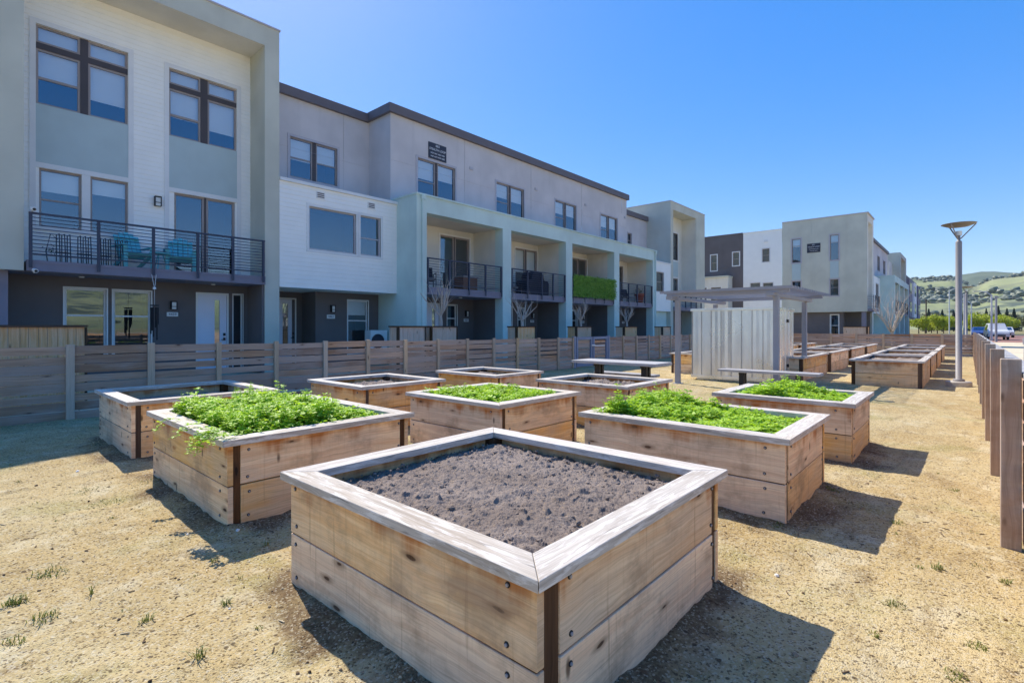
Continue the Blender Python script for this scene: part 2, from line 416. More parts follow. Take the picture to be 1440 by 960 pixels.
# ------------------------------------------------------------------ setting: ground sheets
def flat(name, x0, x1, y0, y1, z, mat):
    mb = MB(); mb.face([(x0, y0, z), (x1, y0, z), (x1, y1, z), (x0, y1, z)])
    return tag(mb.build(name, mat), kind='structure')
def meadow():
    n = NT('meadow'); p = n.pos
    c = n.mix(n.fr(n.noise(p, .03, 5), .35, .65), lin(128, 122, 84), lin(152, 140, 100))
    return n.out(c, .95, None, .1)
M['meadow'] = meadow()
flat('ground', -300, 4000, -2500, 2500, -.12, M['meadow'])
def asphalt():
    n = NT('asphalt'); p = n.pos
    c = n.mix(n.fr(n.noise(p, .5, 5), .3, .7), lin(62, 62, 64), lin(82, 80, 80))
    return n.out(c, .9, n.bump(n.noise(p, 60, 3), .3, .01), .2)
M['asphalt'] = asphalt()
def paving(name, c0, c1, joint):
    n = NT(name); p = n.pos
    br = n.n('ShaderNodeTexBrick'); n.l(p, br.inputs['Vector']); br.inputs['Scale'].default_value = 1
    br.inputs['Brick Width'].default_value = joint; br.inputs['Row Height'].default_value = joint; br.offset = 0
    br.inputs['Mortar Size'].default_value = .012; br.inputs['Color1'].default_value = c0; br.inputs['Color2'].default_value = c1
    br.inputs['Mortar'].default_value = k(c0, .6)
    c = n.mix(n.fr(n.noise(p, 1.2, 5), .35, .7, 0, .35), br.outputs[0], k(c0, .8))
    return n.out(c, .9, n.bump(n.noise(p, 80, 3), .25, .004), .15)
M['paving'] = paving('concrete_paving', lin(208, 192, 162), lin(216, 200, 170), 1.6)
M['redpaving'] = paving('red_paving', lin(150, 112, 100), lin(160, 120, 108), 1.0)
flat('path', -12, 48, 10.15, 21, -.03, M['paving'])
flat('plaza', -30, 66, -45, -.36, -.03, M['paving'])  # real paving by the fence, stretched far out of view to bounce light onto facades
flat('red_pavement', 66, 118, -40, -.5, -.04, M['redpaving'])
flat('road', 60, 72, 0.2, 60, -.045, M['asphalt'])
flat('far_road', 118, 136, -160, 160, -.045, M['asphalt'])

BEDS_NEAR = [  # name, x0,x1,y0,y1 of the cap
    ('F', 1.215, 2.86, .975, 2.745), ('L', 1.275, 2.87, 3.74, 5.64), ('LB', 1.29, 2.85, 6.43, 8.08),
    ('C', 3.70, 5.13, 3.46, 5.0), ('B2', 3.63, 5.05, 5.82, 7.3), ('R', 3.875, 5.25, .91, 2.65),
    ('B3', 5.91, 7.13, 5.6, 7.1), ('B4', 5.93, 7.27, 3.28, 4.82), ('R2', 6.09, 7.44, .84, 2.27)]

def garden_ground():
    xs = [-5.0]
    while xs[-1] < 32.2:
        x = xs[-1]; xs.append(x+(.035 if x < 4.5 else .05 if x < 8 else .1 if x < 14 else .3))
    ys = [-.36]
    while ys[-1] < 10.15:
        y = ys[-1]; ys.append(y+(.035 if y < 5 else .07))
    def h(x, y):
        z = .022*noise.noise((x*.55, y*.55, 0))+.016*noise.noise((x*1.9, y*1.9, 3))+.011*noise.noise((x*6.5, y*6.5, 7))+.007*noise.noise((x*15, y*15, 9))
        for _, a, b, c, d in BEDS_NEAR:   # soil banked against the beds
            if a-.4 < x < b+.4 and c-.4 < y < d+.4:
                dx = max(a+.04-x, 0, x-b+.04); dy = max(c+.04-y, 0, y-d+.04); q = math.hypot(dx, dy)
                z +=   .03*math.exp(-(q/.13)**2)*(.6+.8*noise.noise((x*3.1, y*3.1, 5)))+.012*math.exp(-(q/.2)**2)*noise.noise((x*14, y*14, 2))
        return z
    vs = [(x, y, h(x, y)) for y in ys for x in xs]; nx = len(xs)
    fs = [(j*nx+i, j*nx+i+1, (j+1)*nx+i+1, (j+1)*nx+i) for j in range(len(ys)-1) for i in range(nx-1)]
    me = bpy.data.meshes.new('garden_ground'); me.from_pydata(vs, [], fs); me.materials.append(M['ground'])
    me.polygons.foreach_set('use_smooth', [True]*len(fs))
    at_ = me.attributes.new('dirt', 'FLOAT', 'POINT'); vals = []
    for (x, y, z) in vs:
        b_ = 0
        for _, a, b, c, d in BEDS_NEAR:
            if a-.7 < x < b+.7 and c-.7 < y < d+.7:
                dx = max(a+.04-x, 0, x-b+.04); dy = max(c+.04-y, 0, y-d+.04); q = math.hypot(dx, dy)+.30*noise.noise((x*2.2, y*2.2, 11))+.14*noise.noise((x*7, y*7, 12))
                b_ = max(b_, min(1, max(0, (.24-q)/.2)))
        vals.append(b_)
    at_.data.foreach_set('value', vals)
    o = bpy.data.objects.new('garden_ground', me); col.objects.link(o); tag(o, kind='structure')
    return h
GH = garden_ground()

# ------------------------------------------------------------------ raised beds
def prism(mb, quad, z0, z1, g=0):
    """quad: 4 xy corners ordered a(outer0) b(outer1) c(inner1) d(inner0)"""
    a, b, c, d = quad
    mb.hexa([(a[0], a[1], z0), (b[0], b[1], z0), (d[0], d[1], z0), (c[0], c[1], z0),
             (a[0], a[1], z1), (b[0], b[1], z1), (d[0], d[1], z1), (c[0], c[1], z1)], 0, g)
def soil_mesh(x0, x1, y0, y1, z, step, amp, crown=.035):
    nx = max(4, int((x1-x0)/step)); ny = max(4, int((y1-y0)/step))
    mb = MB(); vs = []
    sx = random.random()*50
    for j in range(ny+1):
        for i in range(nx+1):
            u, v = i/nx, j/ny; x = x0+(x1-x0)*u; y = y0+(y1-y0)*v
            e = min(u, 1-u, v, 1-v)*2
            h = z+crown*(min(1, e*2.2))**.7
            t = noise.turbulence((x*9+sx, y*9, 1), 4, True, amplitude_scale=.6, frequency_scale=2.2)
            h += amp*(t-.55)+amp*.9*noise.noise((x*3+sx, y*3, 4))
            c = noise.noise((x*26+sx, y*26, 8))
            if c > .28: h += amp*1.5*(c-.28)
            vs.append((x, y, h))
    W_ = nx+1
    for j in range(ny):
        for i in range(nx):
            q = (j*W_+i, j*W_+i+1, (j+1)*W_+i+1, (j+1)*W_+i)
            mb.f.append(q); mb.m.append(0); mb.uv.append([(0, 0)]*4)
    mb.v = vs
    return mb
def clod(mb, c, r):
    c = Vector(c); s = random.random()*90
    pts = []
    import itertools
    t = (1+5**.5)/2
    base = [(-1, t, 0), (1, t, 0), (-1, -t, 0), (1, -t, 0), (0, -1, t), (0, 1, t), (0, -1, -t), (0, 1, -t), (t, 0, -1), (t, 0, 1), (-t, 0, -1), (-t, 0, 1)]
    for b in base:
        v = Vector(b).normalized()*r*random.uniform(.65, 1.15); v.z *= .7; pts.append(c+v)
    n = len(mb.v); mb.v += [tuple(p) for p in pts]
    for f in ((0, 11, 5), (0, 5, 1), (0, 1, 7), (0, 7, 10), (0, 10, 11), (1, 5, 9), (5, 11, 4), (11, 10, 2), (10, 7, 6), (7, 1, 8), (3, 9, 4), (3, 4, 2), (3, 2, 6), (3, 6, 8), (3, 8, 9), (4, 9, 5), (2, 4, 11), (6, 2, 10), (8, 6, 7), (9, 8, 1)):
        mb.f.append(tuple(n+i for i in f)); mb.m.append(0); mb.uv.append([(0, 0)]*3)

def bed(label, x0, x1, y0, y1, step=.03, bolts=True, amp=.02, soil_z=.50, group='raised garden beds', clods=0, capw=.14, off_strip=False):
    t = thing('raised_bed', label, 'raised bed', (x0, y0, 0), group)
    ov = .04; X0, X1, Y0, Y1 = x0+ov, x1-ov, y0+ov, y1-ov; th = .04
    # caps, mitred
    g = .0015
    for q, gr in (([(x0, y1-g), (x0, y0+g), (x0+capw, y0+capw+g), (x0+capw, y1-capw-g)], 0), ([(x1, y0+g), (x1, y1-g), (x1-capw, y1-capw-g), (x1-capw, y0+capw+g)], 0),
                  ([(x0+g, y0), (x1-g, y0), (x1-capw-g, y0+capw), (x0+capw+g, y0+capw)], 0), ([(x1-g, y1), (x0+g, y1), (x0+capw+g, y1-capw), (x1-capw-g, y1-capw)], 0)):
        m = MB(); dz = random.uniform(-.003, .003); prism(m, q, .568, .61+dz, gr); child(m, 'cap_board', M['capwood'], t, bevel=.003)
    # posts
    for px_ in (X0+.008, X1-.008-.118):
        for py_ in (Y0+.008, Y1-.008-.118):
            m = MB(); m.box(px_, px_+.118, py_, py_+.118, -.05, .566, g=2); child(m, 'corner_post', M['postwood'], t, bevel=.003)
    strip = .125 if clods > 400 else .088
    for (z0, z1) in ((-.06, .281), (.289, .567)):
        for side in range(4):
            m = MB(); j = random.uniform(-.003, .003)
            if off_strip:
                ax = (Y0+strip, Y1-strip)
            else:
                ax = (Y0, Y1)
            if side == 0: m.box(X0+j, X0+th, ax[0], ax[1], z0, z1, g=1)
            if side == 1: m.box(X1-th, X1-j, ax[0], ax[1], z0, z1, g=1)
            if side == 2: m.box(X0+strip, X1-.088, Y0+j, Y0+th, z0, z1, g=0)
            if side == 3: m.box(X0+strip, X1-strip, Y1-th, Y1-j, z0, z1, g=0)
            b = child(m, 'side_board', M['bedwood'], t, bevel=.004)
            if bolts and side in (0, 2):
                zs = (.06, .235) if z0 < 0 else (.335, .525)
                for e in (0, 1):
                    for z in zs:
                        z += random.uniform(-.008, .008)
                        bm_ = MB(); q = random.uniform(-.01, .01)
                        if side == 0:
                            y = (Y0+.13+q) if e == 0 else (Y1-.06+q); c = (X0+j, y, z); d = (-1, 0, 0)
                        else:
                            x = (X0+strip+.055+q) if e == 0 else (X1-.10+q); c = (x, Y0+j, z); d = (0, -1, 0)
                        c = Vector(c); d = Vector(d)
                        bm_.tube([c-d*.002, c+d*.003], .0105, 14, 0); bm_.tube([c+d*.002, c+d*.008], .006, 6, 1)
                        child(bm_, 'bolt', [M['black'], M['steel']], b, t)
    m = soil_mesh(X0+th, X1-th, Y0+th, Y1-th, soil_z, step, amp)
    for _ in range(clods):
        u, v = random.random(), random.random()
        cx, cy = X0+.08+(X1-X0-.16)*u, Y0+.08+(Y1-Y0-.16)*v
        clod(m, (cx, cy, soil_z+.028), random.choice((.004, .005, .006, .007, .009, .012, .017)))
    so_ = child(m, 'soil', M['soil'], t, smooth=False)
    return t

bed_labels = {
 'F': 'nearest large timber raised bed filled with bare grey-brown soil', 'L': 'timber raised bed overflowing with trailing clover to the left of the nearest bare bed',
 'LB': 'shaded timber raised bed with low dark soil by the slatted fence, leftmost bed', 'C': 'timber raised bed of low clover in the middle of the beds, behind the nearest bed',
 'B2': 'half-shaded bare-soil raised bed between the overflowing clover bed and the slatted fence', 'R': 'long-sided timber raised bed with mounded clover right of the nearest bare bed',
 'B3': 'bare-soil timber raised bed close to the fence, behind the middle clover bed', 'B4': 'timber raised bed heaped with dry crumbly soil in front of the picnic table', 'R2': 'timber raised bed with clover in front of the narrow bench under the pergola'}
for n_, a, b, c, d in BEDS_NEAR:
    kw = dict(step=.03, soil_z=.50, amp=.02)
    if n_ == 'F': kw = dict(step=.0075, soil_z=.505, amp=.024, clods=520)
    if n_ == 'LB': kw.update(soil_z=.46)
    if n_ == 'B4': kw.update(amp=.05, soil_z=.50, clods=150)
    if n_ in ('B2', 'B3'): kw.update(amp=.035, clods=60, soil_z=.49)
    bed(bed_labels[n_], a, b, c, d, **kw)

far_rows = [(.73, 2.17, 'row beside the street lamp'), (3.13, 4.6, 'middle row past the metal shed'), (5.62, 6.75, 'row along the slatted fence')]
far_x = [14.7, 18.3, 22.0, 25.85]
ordn = ['nearest', 'second', 'third', 'farthest']
for y0, y1, rn in far_rows:
    for i, fx in enumerate(far_x):
        bed('long bare-soil timber raised bed, %s of four in the %s' % (ordn[i], rn), fx, fx+3.15, y0, y1, step=.08, bolts=False, amp=.04, soil_z=.5, group='long raised beds beyond the pergola', off_strip=True)

# ------------------------------------------------------------------ clover in the beds
def clover(label, x0, x1, y0, y1, n, hfun, z=.52, leaf=.014, trail=0, trail_edge=None):
    mb = MB()
    def leafq(c, d, s, up, rv):
        d = d.normalized(); sd_ = d.cross(up)
        if sd_.length < .05: sd_ = d.cross(Vector((1, 0, 0)))
        sd_.normalize()
        tip = c+d*s*2; m = c+d*s*1.2+up*s*.12
        mb.face([c, m+sd_*s*.75, tip, m-sd_*s*.75], [(rv, 0)]*4)
    def sprig(base, top, dens, big=1.):
        base, top = Vector(base), Vector(top)
        mb.bar(base, top, .002, .002, 0)
        for q in range(dens):
            f = .25+.75*(q+random.random())/dens
            c = base.lerp(top, f)+Vector((random.gauss(0, .014), random.gauss(0, .014), random.gauss(0, .006)))
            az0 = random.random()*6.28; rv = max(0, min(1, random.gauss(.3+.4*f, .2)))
            s = leaf*big*random.uniform(.6, 1.15)
            up = Vector((random.gauss(0, .35), random.gauss(0, .35), 1)).normalized()
            for j in range(3):
                aa = az0+j*2.1
                leafq(c, Vector((math.cos(aa), math.sin(aa), random.uniform(-.25, .45))), s, up, rv)
    for _ in range(n):
        x, y = random.uniform(x0, x1), random.uniform(y0, y1)
        h = hfun((x-x0)/(x1-x0), (y-y0)/(y1-y0))
        if h <= .01: continue
        if noise.noise((x*3.3, y*3.3, 14)) < -.42: continue
        h *= random.uniform(.6, 1.12)*(1+.75*noise.noise((x*5, y*5, 2)))
        if random.random() < .012: h *= 1.5
        l = Vector((random.gauss(0, .03), random.gauss(0, .03), h))
        sprig((x, y, z), Vector((x, y, z))+l*(1.25 if random.random() < .1 else 1), 8, random.choice((.7, .85, 1, 1, 1, 1.2, 1.6)))
    for _ in range(trail):
        p = Vector(trail_edge())
        pts = [p]
        d = Vector((-1, random.uniform(-.7, .2), .15)).normalized()
        for q in range(random.randint(3, 6)):
            pts.append(pts[-1]+d*.045); d = (d+Vector((0, 0, -.55))).normalized() if pts[-1].x < 1.27 else d
        for a, b in zip(pts, pts[1:]): sprig(a, b, 3)
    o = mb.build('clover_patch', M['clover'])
    return tag(o, label, 'clover', None, 'stuff')
def hL(u, v):
    e = min(1, max(0, (1-u)*3.2-.25))*min(1, v*9+.35)
    return (.06+.115*e) if (u < .93 and v > .0) else 0
clover('lush clover spilling over the edge of the left raised bed', 1.46, 2.74, 3.92, 5.48, 3700, hL, leaf=.0165, trail=11,
       trail_edge=lambda: (random.uniform(1.30, 1.40), random.choice((random.uniform(3.82, 4.2), random.uniform(3.85, 5.3))), .63))
clover('low even clover filling the middle raised bed', 3.87, 4.96, 3.68, 4.86, 1800, lambda u, v: .085 if (u+v) > .28 else .03, leaf=.0165)
clover('mounded clover, tallest at the far corner, in the right raised bed', 4.02, 5.10, 1.08, 2.52, 2800, lambda u, v: (.05+.15*max(0, min(1, (v-.25)*1.5))*(.6+.4*u)), leaf=.0165)
clover('clover patch with a taller middle in the raised bed before the bench', 6.24, 7.28, 1.0, 2.12, 1700, lambda u, v: .05+.11*math.exp(-((v-.55)/.28)**2), leaf=.0165)

# ------------------------------------------------------------------ weeds, pebbles, litter on the ground
def F_gp(u, v):
    t = (u-720)/720; c, s = math.cos(a_), math.sin(a_); d = 1.38*720/(v-460)
    return d*(c+t*s), d*(s-t*c)
mb = MB()
def tuft(u, v, r, n, h):
    x, y = F_gp(u, v)
    for _ in range(n):
        q = random.random()*6.28; rr = r*random.random()**.6; bx, by = x+rr*math.cos(q), y+rr*math.sin(q)
        z = GH(bx, by)-.004; a2 = random.random()*6.28; hh = h*random.uniform(.5, 1.2); ln = random.uniform(.4, 1.3)*hh
        d = Vector((math.cos(a2), math.sin(a2), 0)); sd_ = Vector((-d.y, d.x, 0))*.0022
        p0 = Vector((bx, by, z)); p1 = p0+d*ln*.4+Vector((0, 0, hh*.7)); p2 = p0+d*ln+Vector((0, 0, hh*.85))
        rv = random.random()
        mb.face([p0-sd_, p0+sd_, p1+sd_*.8, p1-sd_*.8], [(rv, 0)]*4); mb.face([p1-sd_*.8, p1+sd_*.8, p2], [(rv, 0)]*3)
for u, v, r, n, h in [(22, 850, .05, 70, .045), (62, 872, .06, 60, .03), (70, 806, .09, 90, .028), (20, 905, .05, 45, .03), (205, 874, .025, 30, .035), (130, 835, .012, 10, .07),
                      (280, 930, .02, 26, .05), (318, 852, .025, 30, .03), (375, 766, .01, 12, .07), (1258, 848, .05, 50, .02), (1318, 800, .03, 40, .03), (1375, 908, .04, 50, .022),
                      (1415, 820, .03, 36, .025), (1230, 890, .03, 30, .02), (1345, 945, .04, 44, .02), (1262, 735, .05, 50, .02), (150, 708, .12, 90, .018), (210, 680, .12, 70, .016),
                      (1095, 742, .04, 40, .02), (970, 720, .05, 40, .04), (1340, 690, .05, 40, .02), (1170, 690, .05, 50, .03), (300, 790, .02, 18, .03), (120, 690, .1, 60, .015)]:
    tuft(u, v, r, n, h)
for _ in range(260):
    x, y = random.uniform(-1, 9), random.uniform(-.1, 9.5)
    if any(a-.05 < x < b+.05 and c-.05 < y < d+.05 for _, a, b, c, d in BEDS_NEAR): continue
    c, s = math.cos(a_), math.sin(a_); dd = x*c+y*s
    if dd < .8: continue
    tuft(720+720*(x*s-y*c)/dd, 460+720*1.38/dd, random.uniform(.008, .04), random.randint(3, 14), random.uniform(.01, .024))
tag(mb.build('weeds', M['weed']), 'sparse low weeds and dry grass tufts scattered over the tan ground', 'weeds', None, 'stuff')
mb_w = mb; mb = MB()
for _ in range(1500):
    x, y = random.uniform(-1, 8), random.uniform(-.1, 8)
    if any(a-.03 < x < b+.03 and c-.03 < y < d+.03 for _, a, b, c, d in BEDS_NEAR): continue
    if noise.noise((x*1.3, y*1.3, 21)) < -.05: continue
    c, s = math.cos(a_), math.sin(a_); dd = x*c+y*s
    if dd < .8: continue
    tuft(720+720*(x*s-y*c)/dd, 460+720*1.38/dd, random.uniform(.01, .07), random.randint(3, 12), random.uniform(.006, .016))
M['straw'] = leafmat('dry_grass_blade', lin(176, 150, 92), lin(230, 212, 160), .2)
tag(mb.build('dry_grass', M['straw']), 'dry straw-coloured grass stubble lying over the tan ground', 'dry grass', None, 'stuff')
def pebmat():
    n = NT('pebble'); oi = n.n('ShaderNodeSeparateXYZ'); n.l(n.uv, oi.inputs[0])
    return n.out(n.ramp(oi.outputs[0], [(0, lin(74, 58, 46)), (.4, lin(130, 108, 82)), (.8, lin(198, 182, 150)), (1, lin(232, 228, 220))]), .9, None, .2)
M['pebble'] = pebmat()
mb = MB()
for _ in range(2600):
    x = random.uniform(-.8, 7); y = random.uniform(-.2, 7)
    if random.random() < .4:   # more debris at the feet of the beds
        _, a, b, c, d = random.choice(BEDS_NEAR); x = random.choice((a-abs(random.gauss(0, .1)), random.uniform(a, b))); y = c-abs(random.gauss(0, .12)) if a < x < b else random.uniform(c, d)
    if any(a+.03 < x < b-.03 and c+.03 < y < d-.03 for _, a, b, c, d in BEDS_NEAR): continue
    n0 = len(mb.f); r = random.choice((.002, .003, .003, .004, .005, .006, .009))
    clod(mb, (x, y, GH(x, y)+r*.2), r); rv = min(1, max(0, random.gauss(.38, .22)))
    for i in range(n0, len(mb.f)): mb.uv[i] = [(rv, 0)]*3
for _ in range(90):
    x = random.uniform(-.5, 7); y = random.uniform(-.2, 6.5); r = random.choice((.008, .010, .013, .017))
    if any(a-.02 < x < b+.02 and c-.02 < y < d+.02 for _, a, b, c, d in BEDS_NEAR): continue
    n0 = len(mb.f); clod(mb, (x, y, GH(x, y)+r*.15), r); rv = random.choice((.1, .3, .5, .75, 1.0))
    for i in range(n0, len(mb.f)): mb.uv[i] = [(rv, 0)]*3
for _ in range(260):     # twigs and bark chips
    x = random.uniform(-.5, 6); y = random.uniform(-.2, 6); q = random.random()*6.28; L = random.uniform(.012, .05)
    if any(a < x < b and c < y < d for _, a, b, c, d in BEDS_NEAR): continue
    n0 = len(mb.f); z = GH(x, y)+.003
    mb.bar((x, y, z), (x+L*math.cos(q), y+L*math.sin(q), GH(x+L*math.cos(q), y+L*math.sin(q))+.004), .005, .003)
    rv = random.choice((.05, .1, .3, .75))
    for i in range(n0, len(mb.f)): mb.uv[i] = [(rv, 0)]*4
tag(mb.build('gravel', M['pebble']), 'loose pebbles, clods and bark chips strewn over the tan ground', 'gravel', None, 'stuff')

# ------------------------------------------------------------------ fences
def slat_panel(axis, c, u0, u1, z0, z1, n, th=.022, gap=.012):
    m = MB(); hgt = (z1-z0)/n
    for i in range(n):
        g0 = gap*random.choice((.5, .9, 1.3, 1.9, 2.8)); a = z0+i*hgt; b = a+hgt-g0; t = random.uniform(-.005, .005); t2 = random.uniform(-.004, .004)
        if axis == 'Y':
            m.hexa([(u0, c, a+t), (u1, c, a+t2), (u0, c+th, a+t), (u1, c+th, a+t2), (u0, c, b+t), (u1, c, b+t2), (u0, c+th, b+t), (u1, c+th, b+t2)], 0, 0)
        else:
            m.hexa([(c, u0, a+t), (c+th, u0, a+t), (c, u1, a+t2), (c+th, u1, a+t2), (c, u0, b+t), (c+th, u0, b+t), (c, u1, b+t2), (c+th, u1, b+t2)], 0, 1)
    return m
fz = lambda x: -.0065*min(12, max(0, x-1.3))
ft = thing('slat_fence', 'long grey-brown horizontal slat fence with pale posts between the beds and the townhouses', 'fence', (1.3, 10, 0))
gate_x = (14.42, 16.5)
xs = [1.31+i*1.012 for i in range(-6, 13)]+[14.3]
segs = [(xs[i], xs[i+1]) for i in range(len(xs)-1)]
xs2 = [16.6+i*1.06 for i in range(15)]
segs += [(xs2[i], xs2[i+1]) for i in range(len(xs2)-1)]
for x in xs+xs2:
    m = MB(); w_ = random.uniform(.075, .1); m.box(x-w_/2, x+w_/2, 9.945, 9.998, -.1, 1.13+fz(x)+random.uniform(-.008, .006), g=2); child(m, 'post', M['fencepost'], ft, bevel=.004)
for u0, u1 in segs:
    m = slat_panel('Y', 10.0, u0+.002, u1-.002, .0, 1.11+fz(u0), 8); child(m, 'slat_panel', M['fencewood'], ft)
# gate: two framed leaves
gt = thing('garden_gate', 'blue-grey metal double gate framing wooden slats set in the long slat fence', 'gate', (15.4, 10, 0))
zt = 1.12+fz(15)
for x0, x1 in ((14.45, 15.42), (15.48, 16.45)):
    m = MB()
    for a, b in ((x0, x0+.085), (x1-.085, x1)): m.box(a, b, 9.93, 9.99, .03, zt)
    m.box(x0+.085, x1-.085, 9.93, 9.99, zt-.09, zt); m.box(x0+.085, x1-.085, 9.93, 9.99, .03, .15)
    f_ = child(m, 'gate_frame', M['gatepaint'], gt, bevel=.004)
    m = slat_panel('Y', 9.992, x0+.07, x1-.07, .15, zt-.1, 6); child(m, 'slat_panel', M['fencewood'], f_, gt)
m = MB(); m.box(15.36, 15.56, 9.90, 9.928, .72, .77); m.box(15.56, 16.2, 9.905, 9.925, .70, .735); child(m, 'latch', M['plastic'], gt)
for x in (14.36, 16.54):
    m = MB(); m.box(x-.05, x+.05, 9.93, 10.03, -.05, zt+.03); child(m, 'gate_post', M['gatepaint'], gt, bevel=.004)
# cross fence at the far end
cf = thing('cross_fence', 'dark wooden slat fence closing the far end of the garden', 'fence', (31.6, 4, 0))
yy = [-.2+i*1.13 for i in range(10)]
for i, y in enumerate(yy):
    m = MB(); m.box(31.53, 31.598, y-.05, y+.05, -.1, 1.06, g=2); child(m, 'post', M['fencepost'], cf)
    if i < len(yy)-1:
        m = slat_panel('X', 31.6, y, yy[i+1], .02, 1.05, 8); child(m, 'slat_panel', M['fencewood'], cf)
# right-hand fence
rf = thing('board_fence', 'brown timber fence with square posts and pale top rail beside the paved plaza', 'fence', (4.4, -.2, 0))
px_list = [2.4+2.03*i for i in range(15)]
for i, x in enumerate(px_list):
    m = MB(); m.box(x, x+.09, -.245, -.15, -.1, 1.185-.003*i, g=2); child(m, 'post', M['sidepost'], rf, bevel=.005)
    if i < len(px_list)-1:
        m = slat_panel('Y', -.275, x, px_list[i+1], .03, 1.06, 8); child(m, 'slat_panel', M['fencewood'], rf)
m = MB()
for i in range(14): m.box(px_list[i]+.002, px_list[i+1]-.002, -.345, -.25, 1.065, 1.10, g=0)
child(m, 'top_rail', M['tablewood'], rf)

# ------------------------------------------------------------------ walls and windows
def P(axis, c, u, o, z): return (u, c-o, z) if axis == 'Y' else (c-o, u, z)
def wall(mb, axis, c, u0, u1, z0, z1, holes=(), depth=.14, siding=0, gu=(), gz=(), mi=0, exp=.014):
    """holes: (u0,u1,z0,z1); outward normal is -axis"""
    eps = 1e-6; us = {u0, u1}; zs = {z0, z1}; G = .012
    for h in holes: us |= {h[0], h[1]}; zs |= {h[2], h[3]}
    for g in gu: us |= {g, g+G}
    for g in gz: zs |= {g, g+G}
    rows = []
    if siding:
        z = z0
        while z < z1-1e-4: zs.add(z); z += siding
    us = sorted(x for x in us if u0-eps <= x <= u1+eps); zs = sorted(x for x in zs if z0-eps <= x <= z1+eps)
    zs = [z for i, z in enumerate(zs) if i == 0 or z-zs[i-1] > 1e-4]; us = [z for i, z in enumerate(us) if i == 0 or z-us[i-1] > 1e-4]
    def off(z, low):
        if not siding: return 0
        f = ((z-z0)/siding) % 1
        if f > .9995: f = 0
        if f < .0005: return exp if low else 0
        return exp*(1-f)
    def inh(a, b): return any(h[0]-eps < a < h[1] and h[2]-eps < b < h[3] for h in holes)
    for i in range(len(us)-1):
        for j in range(len(zs)-1):
            um, zm = (us[i]+us[i+1])/2, (zs[j]+zs[j+1])/2
            if inh(um, zm): continue
            gr = any(g < um < g+G for g in gu) or any(g < zm < g+G for g in gz)
            o0, o1 = off(zs[j], True), off(zs[j+1], False)
            if gr: o0 = o1 = -.009
            q = [P(axis, c, us[i], o0, zs[j]), P(axis, c, us[i+1], o0, zs[j]), P(axis, c, us[i+1], o1, zs[j+1]), P(axis, c, us[i], o1, zs[j+1])]
            if axis == 'X': q = q[::-1]
            mb.face(q, None, mi)
            if siding and o0 > 0 and abs(((zs[j]-z0)/siding)-round((zs[j]-z0)/siding)) < 1e-3 and not inh(um, zs[j]-.003):
                mb.face([P(axis, c, us[i], 0, zs[j]), P(axis, c, us[i+1], 0, zs[j]), P(axis, c, us[i+1], o0, zs[j]), P(axis, c, us[i], o0, zs[j])], None, mi)
    for g in gz:
        for z in (g, g+G): mb.face([P(axis, c, u0, 0, z), P(axis, c, u1, 0, z), P(axis, c, u1, -.009, z), P(axis, c, u0, -.009, z)], None, mi)
    for h in holes:
        a, b, lo, hi = h
        for (p, q) in (((a, lo), (b, lo)), ((b, lo), (b, hi)), ((b, hi), (a, hi)), ((a, hi), (a, lo))):
            mb.face([P(axis, c, p[0], 0, p[1]), P(axis, c, q[0], 0, q[1]), P(axis, c, q[0], -depth, q[1]), P(axis, c, p[0], -depth, p[1])], None, mi)
def bx(mb, axis, c, u0, u1, o0, o1, z0, z1, mi=0):
    """box between outward offsets o0<o1"""
    if axis == 'Y': mb.box(u0, u1, c-o1, c-o0, z0, z1, mi)
    else: mb.box(c-o1, c-o0, u0, u1, z0, z1, mi)
